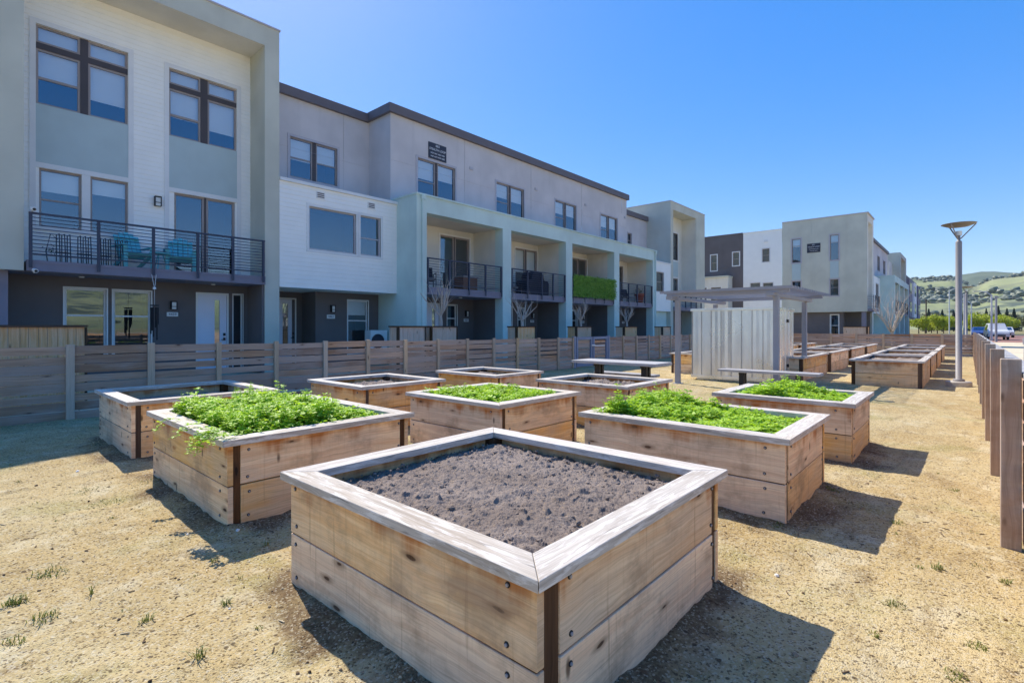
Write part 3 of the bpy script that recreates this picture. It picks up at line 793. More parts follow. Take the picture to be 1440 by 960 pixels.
def window(root, axis, c, u0, u1, z0, z1, style='single', trim=.07, trim_mat=None, frame=None, blind=0., mid=.5, split=None, rec=.05, name='window', bar=.045):
    """one window: frame with its dark room behind, pane, blind, trim. split = list of (u, width, material key) mullions"""
    frame = frame or M['vinyl']; m = MB()
    d0, d1 = -rec-.05, -rec
    cells = []; cur = u0
    for (su, sw) in (split or []):
        cells.append((cur, su)); cur = su+sw
    cells.append((cur, u1))
    for (su, sw) in (split or []): bx(m, axis, c, su, su+sw, d0, d1+.012, z0, z1, 2)
    styles = style if isinstance(style, (list, tuple)) else [style]*len(cells)
    pm = MB(); bl = MB()
    for (a, b), st in zip(cells, styles):
        bx(m, axis, c, a, a+bar, d0, d1, z0, z1); bx(m, axis, c, b-bar, b, d0, d1, z0, z1)
        bx(m, axis, c, a+bar, b-bar, d0, d1, z0, z0+bar); bx(m, axis, c, a+bar, b-bar, d0, d1, z1-bar, z1)
        if st == 'hung':
            zm = z0+(z1-z0)*mid
            bx(m, axis, c, a+bar, b-bar, d0, d1-.005, zm-.02, zm+.02)
        q = [P(axis, c, a+bar, d0+.02, z0+bar), P(axis, c, b-bar, d0+.02, z0+bar), P(axis, c, b-bar, d0+.02, z1-bar), P(axis, c, a+bar, d0+.02, z1-bar)]
        pm.face(q if axis == 'Y' else q[::-1])
        if blind > 0:
            zb = z1-(z1-z0)*min(1, blind*random.uniform(.85, 1.1)); z = z1-bar
            while z > zb:
                p0, p1 = d0-.045, d0-.075
                bl.face([P(axis, c, a+.03, p0, z-.06), P(axis, c, b-.03, p0, z-.06), P(axis, c, b-.03, p0-.008, z), P(axis, c, a+.03, p0-.008, z)]); z -= .055
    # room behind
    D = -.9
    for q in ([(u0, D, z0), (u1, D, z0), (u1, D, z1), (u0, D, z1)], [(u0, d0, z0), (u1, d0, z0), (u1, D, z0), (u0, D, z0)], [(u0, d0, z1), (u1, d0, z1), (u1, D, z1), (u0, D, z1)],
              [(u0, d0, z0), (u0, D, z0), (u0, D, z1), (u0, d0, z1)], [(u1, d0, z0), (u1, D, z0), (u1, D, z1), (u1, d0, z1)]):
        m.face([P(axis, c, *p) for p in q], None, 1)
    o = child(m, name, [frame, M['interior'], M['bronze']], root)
    child(pm, 'pane', M['glass'], o, root)
    if blind > 0: child(bl, 'blind', M['blind'], o, root)
    if trim:
        t = MB(); e = .022
        bx(t, axis, c, u0-trim, u0, -.03, e, z0-trim, z1+trim); bx(t, axis, c, u1, u1+trim, -.03, e, z0-trim, z1+trim)
        bx(t, axis, c, u0, u1, -.03, e, z1, z1+trim); bx(t, axis, c, u0, u1, -.03, e, z0-trim, z0)
        child(t, 'trim', trim_mat or M['trim'], o, root)
    return o
def wall_light(root, axis, c, u, z, w_=.14, h=.26):
    m = MB(); bx(m, axis, c, u-w_/2, u+w_/2, 0, .03, z-h/2, z+h/2); bx(m, axis, c, u-w_/2, u+w_/2, .03, .13, z+h/2-.03, z+h/2); bx(m, axis, c, u-w_/2, u-w_/2+.015, .03, .13, z-h/2, z+h/2-.03)
    bx(m, axis, c, u+w_/2-.015, u+w_/2, .03, .13, z-h/2, z+h/2-.03); bx(m, axis, c, u-w_/2+.015, u+w_/2-.015, .03, .12, z-.045, z-.03)
    o = child(m, 'wall_light', M['black'], root)
    g = MB(); bx(g, axis, c, u-w_/2+.02, u+w_/2-.02, .032, .105, z-h/2+.01, z+h/2-.035); child(g, 'diffuser', M['lampglass'], o, root)
def front_door(root, c, u0, u1, z1, strip=(.58, .76), z0=0.02):
    m = MB(); w_ = u1-u0
    s0, s1 = u0+w_*strip[0], u0+w_*strip[1]
    bx(m, 'Y', c, u0, s0, -.06, -.015, z0, z1); bx(m, 'Y', c, s1, u1, -.06, -.015, z0, z1); bx(m, 'Y', c, s0, s1, -.06, -.015, z1-.16, z1); bx(m, 'Y', c, s0, s1, -.06, -.015, z0, z0+.35)
    o = child(m, 'door', M['door'], root, bevel=.003)
    m = MB(); bx(m, 'Y', c, s0, s1, -.05, -.035, z0+.35, z1-.16); child(m, 'glass_strip', M['glass'], o, root)
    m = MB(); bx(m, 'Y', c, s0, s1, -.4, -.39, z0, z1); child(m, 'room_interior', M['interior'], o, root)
    m = MB(); bx(m, 'Y', c, u1-.1, u1-.04, -.015, .02, .98, 1.06); bx(m, 'Y', c, u1-.1, u1-.04, -.015, .02, 1.12, 1.2); m.bar((u1-.07, c-.05, 1.0), (u1-.17, c-.05, 1.0), .02, .02); child(m, 'handle', M['black'], o, root)
    m = MB(); bx(m, 'Y', c, u0-.05, u0, -.06, .015, z0, z1+.05); bx(m, 'Y', c, u1, u1+.05, -.06, .015, z0, z1+.05); bx(m, 'Y', c, u0, u1, -.06, .015, z1, z1+.05); child(m, 'door_frame', M['trim'], o, root)
def railing(root, Yf, x0, x1, zb, zt, posts, bars=10, ret=None, name='railing'):
    """balcony railing: posts run down over the slab edge"""
    m = MB(); zl = zb+.36
    m.box(x0, x1, Yf-.035, Yf+.02, zt-.045, zt); m.box(x0, x1, Yf-.03, Yf+.01, zl, zl+.035)
    for i in range(1, bars):
        z = zl+(zt-.03-zl)*i/bars
        m.tube([(x0, Yf-.01, z), (x1, Yf-.01, z)], .0095, 6)
    o = child(m, name, M['rail'], root)
    for x in posts:
        m = MB(); m.box(x-.032, x+.032, Yf-.047, Yf-.036, zb+.06, zt-.005); m.box(x-.028, x+.028, Yf-.0355, Yf+.022, zl-.12, zt-.046); child(m, 'rail_post', M['rail'], o, root)
    return o
def balcony(root, x0, x1, Yf, Yb, z0, z1, zt, posts, bars=10):
    m = MB(); m.box(x0, x1, Yf, Yb, z0, z1); m.box(x0, x1, Yf-.012, Yf-.001, z0+.18, z1+.01)
    o = child(m, 'balcony', M['slab'], root)
    return railing(root, Yf-.02, x0+.03, x1-.03, z0, zt, posts, bars)

# ---- text
def text(body, size, loc, rot, mat, align='CENTER', ext=.002):
    cu = bpy.data.curves.new('lettering', 'FONT'); cu.body = body; cu.size = size; cu.extrude = ext; cu.align_x = align; cu.align_y = 'CENTER'; cu.space_line = .95
    o = bpy.data.objects.new('lettering', cu); col.objects.link(o)
    bpy.context.view_layer.update()
    me = bpy.data.meshes.new_from_object(o.evaluated_get(bpy.context.evaluated_depsgraph_get()))
    bpy.data.objects.remove(o); bpy.data.curves.remove(cu)
    n = bpy.data.objects.new('lettering', me); me.materials.clear(); me.materials.append(mat); col.objects.link(n)
    n.location = loc; n.rotation_euler = rot
    return n
def sign(name, label, cat, axis, c, u0, u1, z0, z1, lines, mat, lmat, group=None):
    """lines: (text, size, z fraction)"""
    um, zm = (u0+u1)/2, (z0+z1)/2
    base = P(axis, c, um, 0, zm); t = thing(name, label, cat, base, group)
    m = MB(); bx(m, axis, c, u0, u1, .004, .03, z0, z1); child(m, 'board', mat, t, bevel=.003)
    rot = (R(90), 0, 0) if axis == 'Y' else (R(90), 0, R(-90))
    for s, sz, f in lines:
        l = text(s, sz, (0, 0, 0), rot, lmat); l.parent = t
        q = P(axis, 0, 0, .032, 0); l.location = (q[0], q[1], (f-.5)*(z1-z0))
    return t

# ------------------------------------------------------------------ townhouse with the tall framed tower (two uses)
def tower_house(label, x0, x1, Yf, detail=True, ztop=10.56):
    root = thing('townhouse', label, 'townhouse', ((x0+x1)/2, Yf+1, 0), 'row of townhouses')
    Yw = Yf+1.1; pw = .44
    lx, rx = x0, x1
    L_in = x0+(2.3 if detail else .9)
    # stucco frame: piers and beam
    m = MB()
    m.box(lx, L_in, Yf, Yf+1.1, 2.67, ztop-.6); m.box(rx-pw, rx, Yf, Yf+1.1, 0 if detail else 0, ztop-.6); m.box(lx, rx, Yf, Yf+1.1, ztop-.6, ztop)
    m.box(lx, rx, Yw+.0, Yf+7, ztop-.25, ztop-.003)
    child(m, 'stucco_frame', M['sage'], root)
    m = MB(); m.box(lx-.03, rx+.03, Yf-.03, Yf+7.03, ztop, ztop+.05); child(m, 'parapet_cap', M['gtrim'], root)
    m = MB(); m.box(lx, L_in-.24, Yf+.25, Yw, 0, 2.668); child(m, 'dark_pier', M['slab'], root)
    # body: side and back walls
    m = MB(); m.box(lx, lx+.2, Yw, Yf+7, 0, ztop-.25); m.box(rx-.2, rx, Yw, Yf+7, 0, ztop-.25); m.box(lx+.2, rx-.2, Yf+6.8, Yf+7, 0, ztop-.25); child(m, 'side_wall', M['sage'], root)
    return root, Yw, L_in, rx-pw

# ---- house A
A, YW, ax0, ax1 = tower_house('tall townhouse with white siding inside a grey-green stucco frame, long balcony with teal chairs', -1.0, 7.07, 16.0)
wins = [(1.62, 3.49, 6.95, 8.93), (1.68, 2.50, 3.90, 5.36), (2.68, 3.49, 3.90, 5.36), (4.46, 6.30, 6.94, 8.90), (4.59, 6.25, 2.99, 5.31)]
kk_ = 17.1/17.3
wins = [(a*kk_, b*kk_, 1.38+(c-1.38)*kk_, 1.38+(d-1.38)*kk_) for a, b, c, d in wins]
wins[4] = (wins[4][0], wins[4][1], 2.92, wins[4][3])
m = MB(); wall(m, 'Y', YW, ax0, ax1, 2.9, 10.0, wins, siding=.13); child(m, 'siding_wall', M['white'], A)
m = MB(); m.box(ax0, ax1, 16.0, YW+.3, 9.955, 9.958); child(m, 'soffit', M['cream'], A)
zt_ = lambda z: 1.38+(z-1.38)*kk_
def big_window(root, h, vs, hz, mids):
    """four-part window with dark bronze cross"""
    u0, u1, z0, z1 = h
    m = MB(); bx(m, 'Y', YW, vs[0], vs[1], -.10, -.03, z0, z1); 
    bx(m, 'Y', YW, u0, vs[0], -.10, -.031, hz[0], hz[1]); bx(m, 'Y', YW, vs[1], u1, -.10, -.031, hz[0], hz[1])
    o = child(m, 'window', M['bronze'], root)
    fr_ = MB(); pn = MB(); bl = MB(); rm = MB()
    for (a, b) in ((u0, vs[0]), (vs[1], u1)):
        for (lo, hi) in ((z0, hz[0]), (hz[1], z1)):
            bw = .05
            bx(fr_, 'Y', YW, a, a+bw, -.10, -.05, lo, hi); bx(fr_, 'Y', YW, b-bw, b, -.10, -.05, lo, hi); bx(fr_, 'Y', YW, a+bw, b-bw, -.10, -.05, lo, lo+bw); bx(fr_, 'Y', YW, a+bw, b-bw, -.10, -.05, hi-bw, hi)
            if lo == z0 and a == u0: bx(fr_, 'Y', YW, a+bw, b-bw, -.10, -.055, mids-.03, mids+.03)
            pn.face([P('Y', YW, a, -.08, lo), P('Y', YW, b, -.08, lo), P('Y', YW, b, -.08, hi), P('Y', YW, a, -.08, hi)])
            zz = hi; stop = lo if lo > z0 else (mids if a == u0 else lo+.5)
            while zz > stop:
                bl.face([P('Y', YW, a, -.15, zz-.065), P('Y', YW, b, -.15, zz-.065), P('Y', YW, b, -.158, zz), P('Y', YW, a, -.158, zz)]); zz -= .06
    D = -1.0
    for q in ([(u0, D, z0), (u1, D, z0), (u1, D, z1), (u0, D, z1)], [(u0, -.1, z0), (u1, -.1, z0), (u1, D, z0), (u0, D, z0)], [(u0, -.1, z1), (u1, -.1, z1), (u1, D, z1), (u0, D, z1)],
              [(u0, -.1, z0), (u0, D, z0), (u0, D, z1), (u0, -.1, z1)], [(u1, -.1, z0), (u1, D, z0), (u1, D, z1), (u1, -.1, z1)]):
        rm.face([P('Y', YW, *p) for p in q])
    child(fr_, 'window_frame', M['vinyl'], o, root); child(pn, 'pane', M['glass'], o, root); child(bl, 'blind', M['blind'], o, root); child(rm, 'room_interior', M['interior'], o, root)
big_window(A, wins[0], (2.48*kk_, 2.64*kk_), (zt_(8.34), zt_(8.49)), zt_(7.62))
big_window(A, wins[3], (5.29*kk_, 5.48*kk_), (zt_(8.33), zt_(8.47)), zt_(7.57))
window(A, 'Y', YW, *wins[1], 'hung', 0, blind=.35, mid=.47); window(A, 'Y', YW, *wins[2], 'single', 0, blind=.3)
window(A, 'Y', YW, *wins[4], ['single', 'single'], 0, split=[((wins[4][0]+wins[4][1])/2-.03, .05)], name='sliding_door', bar=.06, frame=M['vinyl'])
# panels and casing boards
m = MB(); bx(m, 'Y', YW, wins[0][0], wins[0][1], .0, .02, wins[1][3]+.13, wins[0][2]-.004); child(m, 'mint_panel', M['mintpanel'], A)
m = MB(); bx(m, 'Y', YW, wins[3][0], wins[3][1], .0, .02, wins[4][3]+.13, wins[3][2]-.004); child(m, 'mint_panel', M['mintpanel'], A)
m = MB(); e = .03
for (u0, u1, zb, ztp, zsep) in ((wins[0][0], wins[0][1], wins[1][2], wins[0][3], wins[1][3]), (wins[3][0], wins[3][1], 2.92, wins[3][3], wins[4][3])):
    bx(m, 'Y', YW, u0-.12, u0-.002, 0, e, zb-.1 if zb > 3 else zb, ztp+.12); bx(m, 'Y', YW, u1+.002, u1+.12, 0, e, zb-.1 if zb > 3 else zb, ztp+.12); bx(m, 'Y', YW, u0-.002, u1+.002, 0, e, ztp+.002, ztp+.12); bx(m, 'Y', YW, u0-.002, u1+.002, 0, e, zsep+.002, zsep+.127)
bx(m, 'Y', YW, wins[1][1]+.002, wins[2][0]-.002, 0, e-.004, wins[1][2], wins[1][3]); bx(m, 'Y', YW, wins[0][0], wins[0][1], 0, e-.002, wins[1][2]-.1, wins[1][2]-.002)
child(m, 'casing', M['trim'], A)
wall_light(A, 'Y', YW-.014, 4.12, 4.92, .16, .27)
# ground floor recess
gw = [(2.14, 2.98, .55, 2.38), (3.13, 3.97, .55, 2.37)]
sl = (6.12, 6.40, .03, 2.41)
m = MB(); wall(m, 'Y', YW, ax0-.3, ax1, 0, 2.66, gw+[sl, (5.14, 5.94, .02, 2.37)]); m.box(ax1, ax1+.003, 16.3, YW, 0, 2.66); child(m, 'ground_floor_wall', M['dark'], A)
m = MB(); m.box(ax1-.075, ax1-.004, 16.03, YW-.003, 0, 2.66); child(m, 'recess_wall', M['dark'], A)
m = MB(); m.box(ax0-.3, ax1, 16.04, YW+.3, 2.662, 2.668); child(m, 'recess_ceiling', M['slab'], A)
for h in gw: window(A, 'Y', YW, *h, 'hung', .035, trim_mat=M['trim'], frame=M['trim'], mid=.62)
front_door(A, YW, 5.14, 5.94, 2.37)
window(A, 'Y', YW, *sl, 'single', .02, frame=M['trim'], bar=.03, name='sidelight')
wall_light(A, 'Y', YW, 4.51, 2.01, .15, .24)
balcony(A, 1.34, 6.62, 15.93, YW-.002, 2.67, 2.905, 4.0, [1.40, 2.62, 3.75, 4.78, 5.68, 6.54], 11)
m = MB()
for x, z in ((2.4, 2.62), (5.4, 2.62)): m.lathe((x, 16.6, z), [(0, 0), (.05, .0), (.06, .03)], 12)
child(m, 'downlight', M['plastic'], A)
sign('number_plaque', 'small white house number plaque beside the white door under the long balcony', 'number plaque', 'Y', YW, 4.35, 4.63, 1.69, 1.81, [('4459', .10, .5)], M['plastic'], M['signdark'])

# ---- house B
B = thing('townhouse', 'townhouse with projecting white siding upper floor and set-back grey stucco storey above', 'townhouse', (9.2, 17, 0), 'row of townhouses')
bw_ = [(8.03, 9.74, 3.92, 5.32), (9.91, 10.74, 3.93, 5.33)]
m = MB(); wall(m, 'Y', 16.0, 7.07, 11.45, 2.64, 5.96, bw_, siding=.14); m.box(7.07, 11.45, 16.02, 20, 2.64, 2.66); child(m, 'siding_wall', M['white'], B)
m = MB(); m.box(7.072, 11.47, 15.93, 17.9, 5.962, 6.06); child(m, 'parapet_cap', M['trim'], B)
window(B, 'Y', 16.0, *bw_[0], 'single', .09, frame=M['gtrim']); window(B, 'Y', 16.0, *bw_[1], 'hung', .09, frame=M['gtrim'], mid=.44)
for x in (8.42, 10.35):
    m = MB(); bx(m, 'Y', 16, x-.15, x+.15, .0, .03, 5.62, 5.84); o = child(m, 'vent', M['trim'], B); m = MB()
    for q in range(3): bx(m, 'Y', 16, x-.12, x+.12, .031, .036, 5.655+q*.06, 5.69+q*.06)
    child(m, 'louvre', M['fascia'], o, B)
m = MB(); wall(m, 'Y', 17.86, 7.07, 11.45, 6.0, 9.6, [(8.26, 10.07, 6.7, 8.12)], gu=[7.6, 9.98+.35], gz=[7.72]); child(m, 'upper_wall', M['grey'], B)
window(B, 'Y', 17.86, 8.26, 10.07, 6.7, 8.12, 'hung', .09, M['gtrim'], blind=.5, mid=.5, split=[(9.11, .14)])
m = MB(); m.box(7.072, 11.40, 17.72, 18.1, 9.5, 9.82); child(m, 'roof_fascia', M['fascia'], B)
m = MB(); m.box(7.072, 11.40, 18.1, 24, 9.6, 9.7); m.box(7.3, 7.5, 18, 24, 0, 9.6); m.box(7.3, 11.4, 23.8, 24, 0, 9.6); child(m, 'roof', M['roof'], B)
# ground floor of B: doorway bay set back, dark wall
m = MB(); wall(m, 'Y', 17.2, 8.87, 11.448, 0, 2.64, [(10.13, 10.98, .4, 2.38)]); wall(m, 'X', 8.87, 17.2, 18.2, 0, 2.64); wall(m, 'Y', 18.2, 7.07, 8.87, 0, 2.64, [(8.02, 8.5, .02, 2.37)]); child(m, 'ground_floor_wall', M['dark'], B)
window(B, 'Y', 17.2, 10.13, 10.98, .4, 2.38, 'hung', .035, M['trim'], frame=M['trim'], mid=.62, blind=.3)
front_door(B, 18.2, 7.98, 8.6, 2.38, strip=(.3, .62))
wall_light(B, 'Y', 17.2, 9.5, 2.05, .15, .25)
sign('number_plaque', 'small white house number plaque on the charcoal wall beneath the white siding storey', 'number plaque', 'Y', 17.2, 9.29, 9.6, 1.69, 1.83, [('4461', .11, .5)], M['plastic'], M['signdark'])

# ---- mint units C1..C4
cx = [11.45, 16.28, 20.87, 25.48, 30.38]
pier = [(11.45, 11.91), (16.01, 16.55), (20.6, 21.14), (25.21, 25.76), (29.89, 30.38)]
MT, MB_, YM, YU, YR_ = 6.21, 5.57, 14.8, 16.4, 16.6
labels = ['mint-framed townhouse at the near end of its terrace, chest and lounge chairs on the balcony', 'mint-framed townhouse with a covered grill on its balcony',
          'mint-framed townhouse with an artificial hedge screening its balcony', 'mint-framed townhouse at the far end of its terrace, flower pot on the balcony']
upw = [(12.74, 14.73), (17.29, 19.27), (21.83, 23.78), (26.33, 28.27)]
slid = [(14.07, 15.75), (18.85, 20.55), (23.55, 25.15), (27.9, 29.35)]
C_units = []
for i in range(4):
    c = thing('townhouse', labels[i], 'townhouse', ((cx[i]+cx[i+1])/2, 16, 0), 'row of townhouses'); C_units.append(c)
    a, b = cx[i], cx[i+1]; e0 = .001
    # mint frame
    m = MB()
    pl = (pier[i][0] if i == 0 else a+e0, pier[i][1]); pr = (pier[i+1][0], pier[i+1][1] if i == 3 else b-e0)
    m.box(a+e0, b-e0, YM, YU-.002, MB_, MT-.04)
    m.box(pl[0], pl[1], YM, YM+.45, 0, MB_); m.box(pr[0], pr[1], YM, YM+.45, 0, MB_)
    if i == 0: m.box(11.45, 11.63, YM+.45, 17.2, 0, MB_)
    if i == 3: m.box(30.2, 30.38, YM+.45, 17.2, 0, MB_)
    child(m, 'stucco_frame', M['mint'], c)
    m = MB(); m.box(a+(-.03 if i == 0 else e0), b+(.03 if i == 3 else -e0), YM-.05, YU-.05, MT-.04, MT+.02); child(m, 'parapet_cap', M['mint'], c)
    if i in (0, 3):
        dx = 11.66 if i == 0 else 30.14
        m = MB(); m.box(dx, dx+.08, YM-.07, YM-.004, .15, MT-.06); m.box(dx-.05, dx+.13, YM-.1, YM-.051, MT-.2, MT-.061)
        child(m, 'downspout', M['mint'], c)
    # loggia: back wall and cheeks
    lo, hi = pl[1], pr[0]
    s0, s1 = slid[i]
    m = MB(); wall(m, 'Y', YR_, lo-.02, hi+.02, 2.9, MB_, [(s0, s1, 2.92, 5.28)]); m.box(hi+.004, hi+.06, YM+.452, YR_, 2.86, MB_-.002); m.box(lo-.06, lo-.004, YM+.452, YR_, 2.86, MB_-.002); m.box(lo-.02, hi+.02, YM+.452, YR_, MB_-.004, MB_-.001)
    child(m, 'loggia_wall', M['cream'], c)
    window(c, 'Y', YR_, s0, s1, 2.92, 5.28, 'single', .07, split=[((s0+s1)/2-.03, .06)], name='sliding_door', bar=.06, frame=M['vinyl'], blind=(.5 if i == 1 else 0))
    # ground floor
    d0 = lo+.95+(.25 if i else .3)
    gw1 = (d0+1.3, d0+1.85, 1.05, 2.34)
    m = MB(); wall(m, 'Y', YR_, lo-.02, hi+.02, 0, 2.62, [(d0, d0+.85, .02, 2.34), gw1]); m.box(hi+.004, hi+.06, YM+.452, YR_, 0, 2.62); m.box(lo-.06, lo-.004, YM+.452, YR_, 0, 2.62); child(m, 'ground_floor_wall', M['dark'], c)
    front_door(c, YR_, d0, d0+.85, 2.34); window(c, 'Y', YR_, *gw1, 'hung', .03, M['trim'], frame=M['trim'], mid=.55)
    wall_light(c, 'Y', YR_, gw1[1]+.55, 1.98, .15, .26)
    balcony(c, lo+.003, hi-.003, YM+.06, YR_-.003, 2.6, 2.86, 3.95, [lo+.07, lo+1.12, lo+2.15, hi-1.02, hi-.07], 10)
    m = MB(); m.lathe((lo+2.4, 15.6, 2.57), [(0, 0), (.07, .0), (.08, .03)], 12); child(m, 'downlight', M['plastic'], c)
    # upper storey
    ux0 = 11.45 if i == 0 else a+e0; ux1 = 29.45 if i == 3 else b-e0
    h = (upw[i][0], upw[i][1], 6.55, 8.15)
    m = MB(); wall(m, 'Y', YU, ux0, ux1, 6.0, 9.62, [h], gu=[h[1]+.55], gz=[7.75])
    if i == 0: wall(m, 'X', 11.45, YU, 17.86, 6.0, 9.62, gz=[7.75])
    child(m, 'upper_wall', M['grey'], c)
    um = (h[0]+h[1])/2-.03
    window(c, 'Y', YU, *h, ['hung', 'single'], .09, M['gtrim'], blind=.42, mid=.45, split=[(um-.04, .12)])
    m = MB(); m.box(11.32 if i == 0 else ux0, ux1+(.12 if i == 3 else 0), YU-.14, YU+.2, 9.53, 9.86)
    if i == 0: m.box(11.32, 11.6, YU+.2, 17.9, 9.53, 9.86)
    child(m, 'roof_fascia', M['fascia'], c)
    m = MB(); m.box(ux0, ux1, YU+.2, 23, 9.62, 9.7); m.box(ux0+.05, ux1-.05, 22.8, 23, 0, 9.6); child(m, 'roof', M['roof'], c)
    m = MB(); bx(m, 'Y', YU, h[1]+.85, h[1]+1.05, 0, .04, 8.32, 8.44); child(m, 'vent', M['gtrim'], c)
    sign('number_plaque', ['small white house number plaque in the recess behind the first mint pier', 'small white house number plaque in the recess below the covered grill', 'small white house number plaque in the recess below the hedge screen', 'small white house number plaque in the farthest mint-framed recess'][i],
         'number plaque', 'Y', YR_, gw1[1]+.4, gw1[1]+.68, 1.62, 1.75, [(('4467', '4473', '4479', '4485')[i], .10, .5)], M['plastic'], M['signdark'])
sign('building_sign', 'dark address board with white lettering high on the grey stucco wall', 'sign', 'Y', YU, 13.27, 14.22, 8.27, 8.93,
     [('663', .14, .85), ('STEALTH LOOP', .125, .60), ('4459 4461 4463 4465', .085, .36), ('4467 4473 4479 4485', .085, .16)], M['signdark'], M['letter'])

# ---- house D: setback grey piece, white block, far tower
D = thing('townhouse', 'tall grey-green framed townhouse at the far end of the near terrace, seen behind the pergola', 'townhouse', (36, 18, 0), 'row of townhouses')
m = MB(); wall(m, 'Y', 17.86, 29.45, 35.2, 5.9, 9.5, [(32.2, 32.75, 7.0, 8.0)]); child(m, 'upper_wall', M['grey'], D)
m = MB(); m.box(29.46, 35.2, 17.72, 18.1, 9.22, 9.55); child(m, 'roof_fascia', M['fascia'], D)
m = MB(); m.box(29.46, 41.4, 18.1, 23, 9.4, 9.5); child(m, 'roof', M['roof'], D)
window(D, 'Y', 17.86, 32.2, 32.75, 7.0, 8.0, 'hung', .06, M['gtrim'])
m = MB(); wall(m, 'Y', 16, 30.385, 35.09, 2.5, 5.86, [(32.7, 33.95, 3.85, 5.2)], siding=.14); m.box(30.385, 35.09, 16.02, 17.9, 2.5, 2.52); child(m, 'siding_wall', M['white'], D)
m = MB(); m.box(30.385, 35.085, 15.95, 17.9, 5.862, 5.95); child(m, 'parapet_cap', M['trim'], D)
window(D, 'Y', 16, 32.7, 33.95, 3.85, 5.2, 'hung', .08)
tx0, tx1, tz = 35.09, 41.47, 10.46
m = MB(); m.box(tx0, tx0+.45, 16, 17.2, 0, tz-.55); m.box(tx1-1.74, tx1, 16, 17.2, 0, tz-.55); m.box(tx0, tx1, 16, 17.2, tz-.55, tz); m.box(tx0, tx0+.2, 17.2, 23, 0, tz); m.box(tx1-.2, tx1, 17.2, 23, 0, tz); m.box(tx0+.2, tx1-.2, 17.2, 23, tz-.3, tz-.01); m.box(tx0+.2, tx1-.2, 22.8, 23, 0, tz-.3); child(m, 'stucco_frame', M['sage'], D)
m = MB(); m.box(tx0-.03, tx1+.03, 15.97, 23.03, tz, tz+.05); child(m, 'parapet_cap', M['gtrim'], D)
m = MB(); wall(m, 'Y', 17.15, tx0+.45, tx1-1.74, 2.9, tz-.55, [(37.1, 38.9, 6.62, 8.72), (37.1, 38.9, 3.3, 5.2)]); m.box(tx1-1.8, tx1-1.743, 16.05, 17.15, 2.9, tz-.556); child(m, 'recess_wall', M['cream'], D)
window(D, 'Y', 17.15, 37.1, 38.9, 6.62, 8.72, 'hung', .1, split=[(37.95, .1)], frame=M['bronze']); window(D, 'Y', 17.15, 37.1, 38.9, 3.3, 5.2, 'single', .1, split=[(37.95, .1)])
m = MB(); bx(m, 'Y', 17.15, 37.1, 38.9, 0, .025, 5.32, 6.5); child(m, 'mint_panel', M['mintpanel'], D)
m = MB(); wall(m, 'Y', 17.2, 30.38, 39.8, 0, 2.6, [(36.2, 37.1, .02, 2.35)]); child(m, 'ground_floor_wall', M['dark'], D)
m = MB(); m.box(33.4, 35.08, 16.3, 17.19, 0, 2.49); child(m, 'porch_wall', M['mint'], D)
front_door(D, 17.2, 36.2, 37.1, 2.35)
balcony(D, tx0+.46, tx1-1.75, 15.6, 17.1, 2.6, 2.86, 3.95, [tx0+.55, tx0+1.6, tx0+2.6, tx1-2.8, tx1-1.85], 10)

# ---- second block across the side street
E_ = thing('townhouse', 'grey-green end townhouse across the side street with two tall window strips', 'townhouse', (51, 9, 0), 'townhouses across the side street')
XE = 50.7
g_ = lambda *h: h
holes = [(11.05, 11.75, 7.1, 9.2), (11.05, 11.75, 4.06, 5.45), (8.2, 8.82, 7.1, 9.23), (8.2, 8.82, 4.06, 5.45)]
m = MB(); wall(m, 'X', XE, 6.2, 12.55, 2.68, 10.75, holes, gu=[7.6, 10.2]); m.box(XE+.02, 54.3, 12.4, 12.55, 2.68, 10.75); m.box(XE+.01, 54.4, 6.2, 12.4, 2.675, 2.68); child(m, 'stucco_wall', M['sage'], E_)
m = MB(); m.box(XE-.05, 54.45, 6.1, 12.56, 10.75, 10.83); child(m, 'parapet_cap', M['gtrim'], E_)
for h in (holes[0], holes[2]): window(E_, 'X', XE, *h, 'hung', .1, M['gtrim'], mid=.7, blind=.3)
for h in (holes[1], holes[3]): window(E_, 'X', XE, *h, 'hung', .1, M['gtrim'], mid=.5)
for h in (holes[0], holes[2]):
    m = MB(); bx(m, 'X', XE, h[0], h[1], 0, .03, 5.56, 6.98); child(m, 'mint_panel', M['mintpanel'], E_)
m = MB(); wall(m, 'X', XE+.35, 7.9, 12.5, 0, 2.67, [(8.25, 8.85, .6, 2.45)]); m.box(XE+1.6, XE+1.7, 6.2, 7.9, 0, 2.67); m.box(XE+.4, XE+1.6, 7.9, 8.0, 0, 2.67); child(m, 'ground_floor_wall', M['brown'], E_)
window(E_, 'X', XE+.35, 8.25, 8.85, .6, 2.45, 'hung', .05, frame=M['trim'])
m = MB(); m.box(XE+.1, XE+.4, 6.3, 6.6, 0, 2.67); child(m, 'porch_post', M['slab'], E_)
m = MB(); m.box(XE+.3, XE+.9, 6.22, 6.5, 2.74, 2.75); child(m, 'soffit', M['cream'], E_)
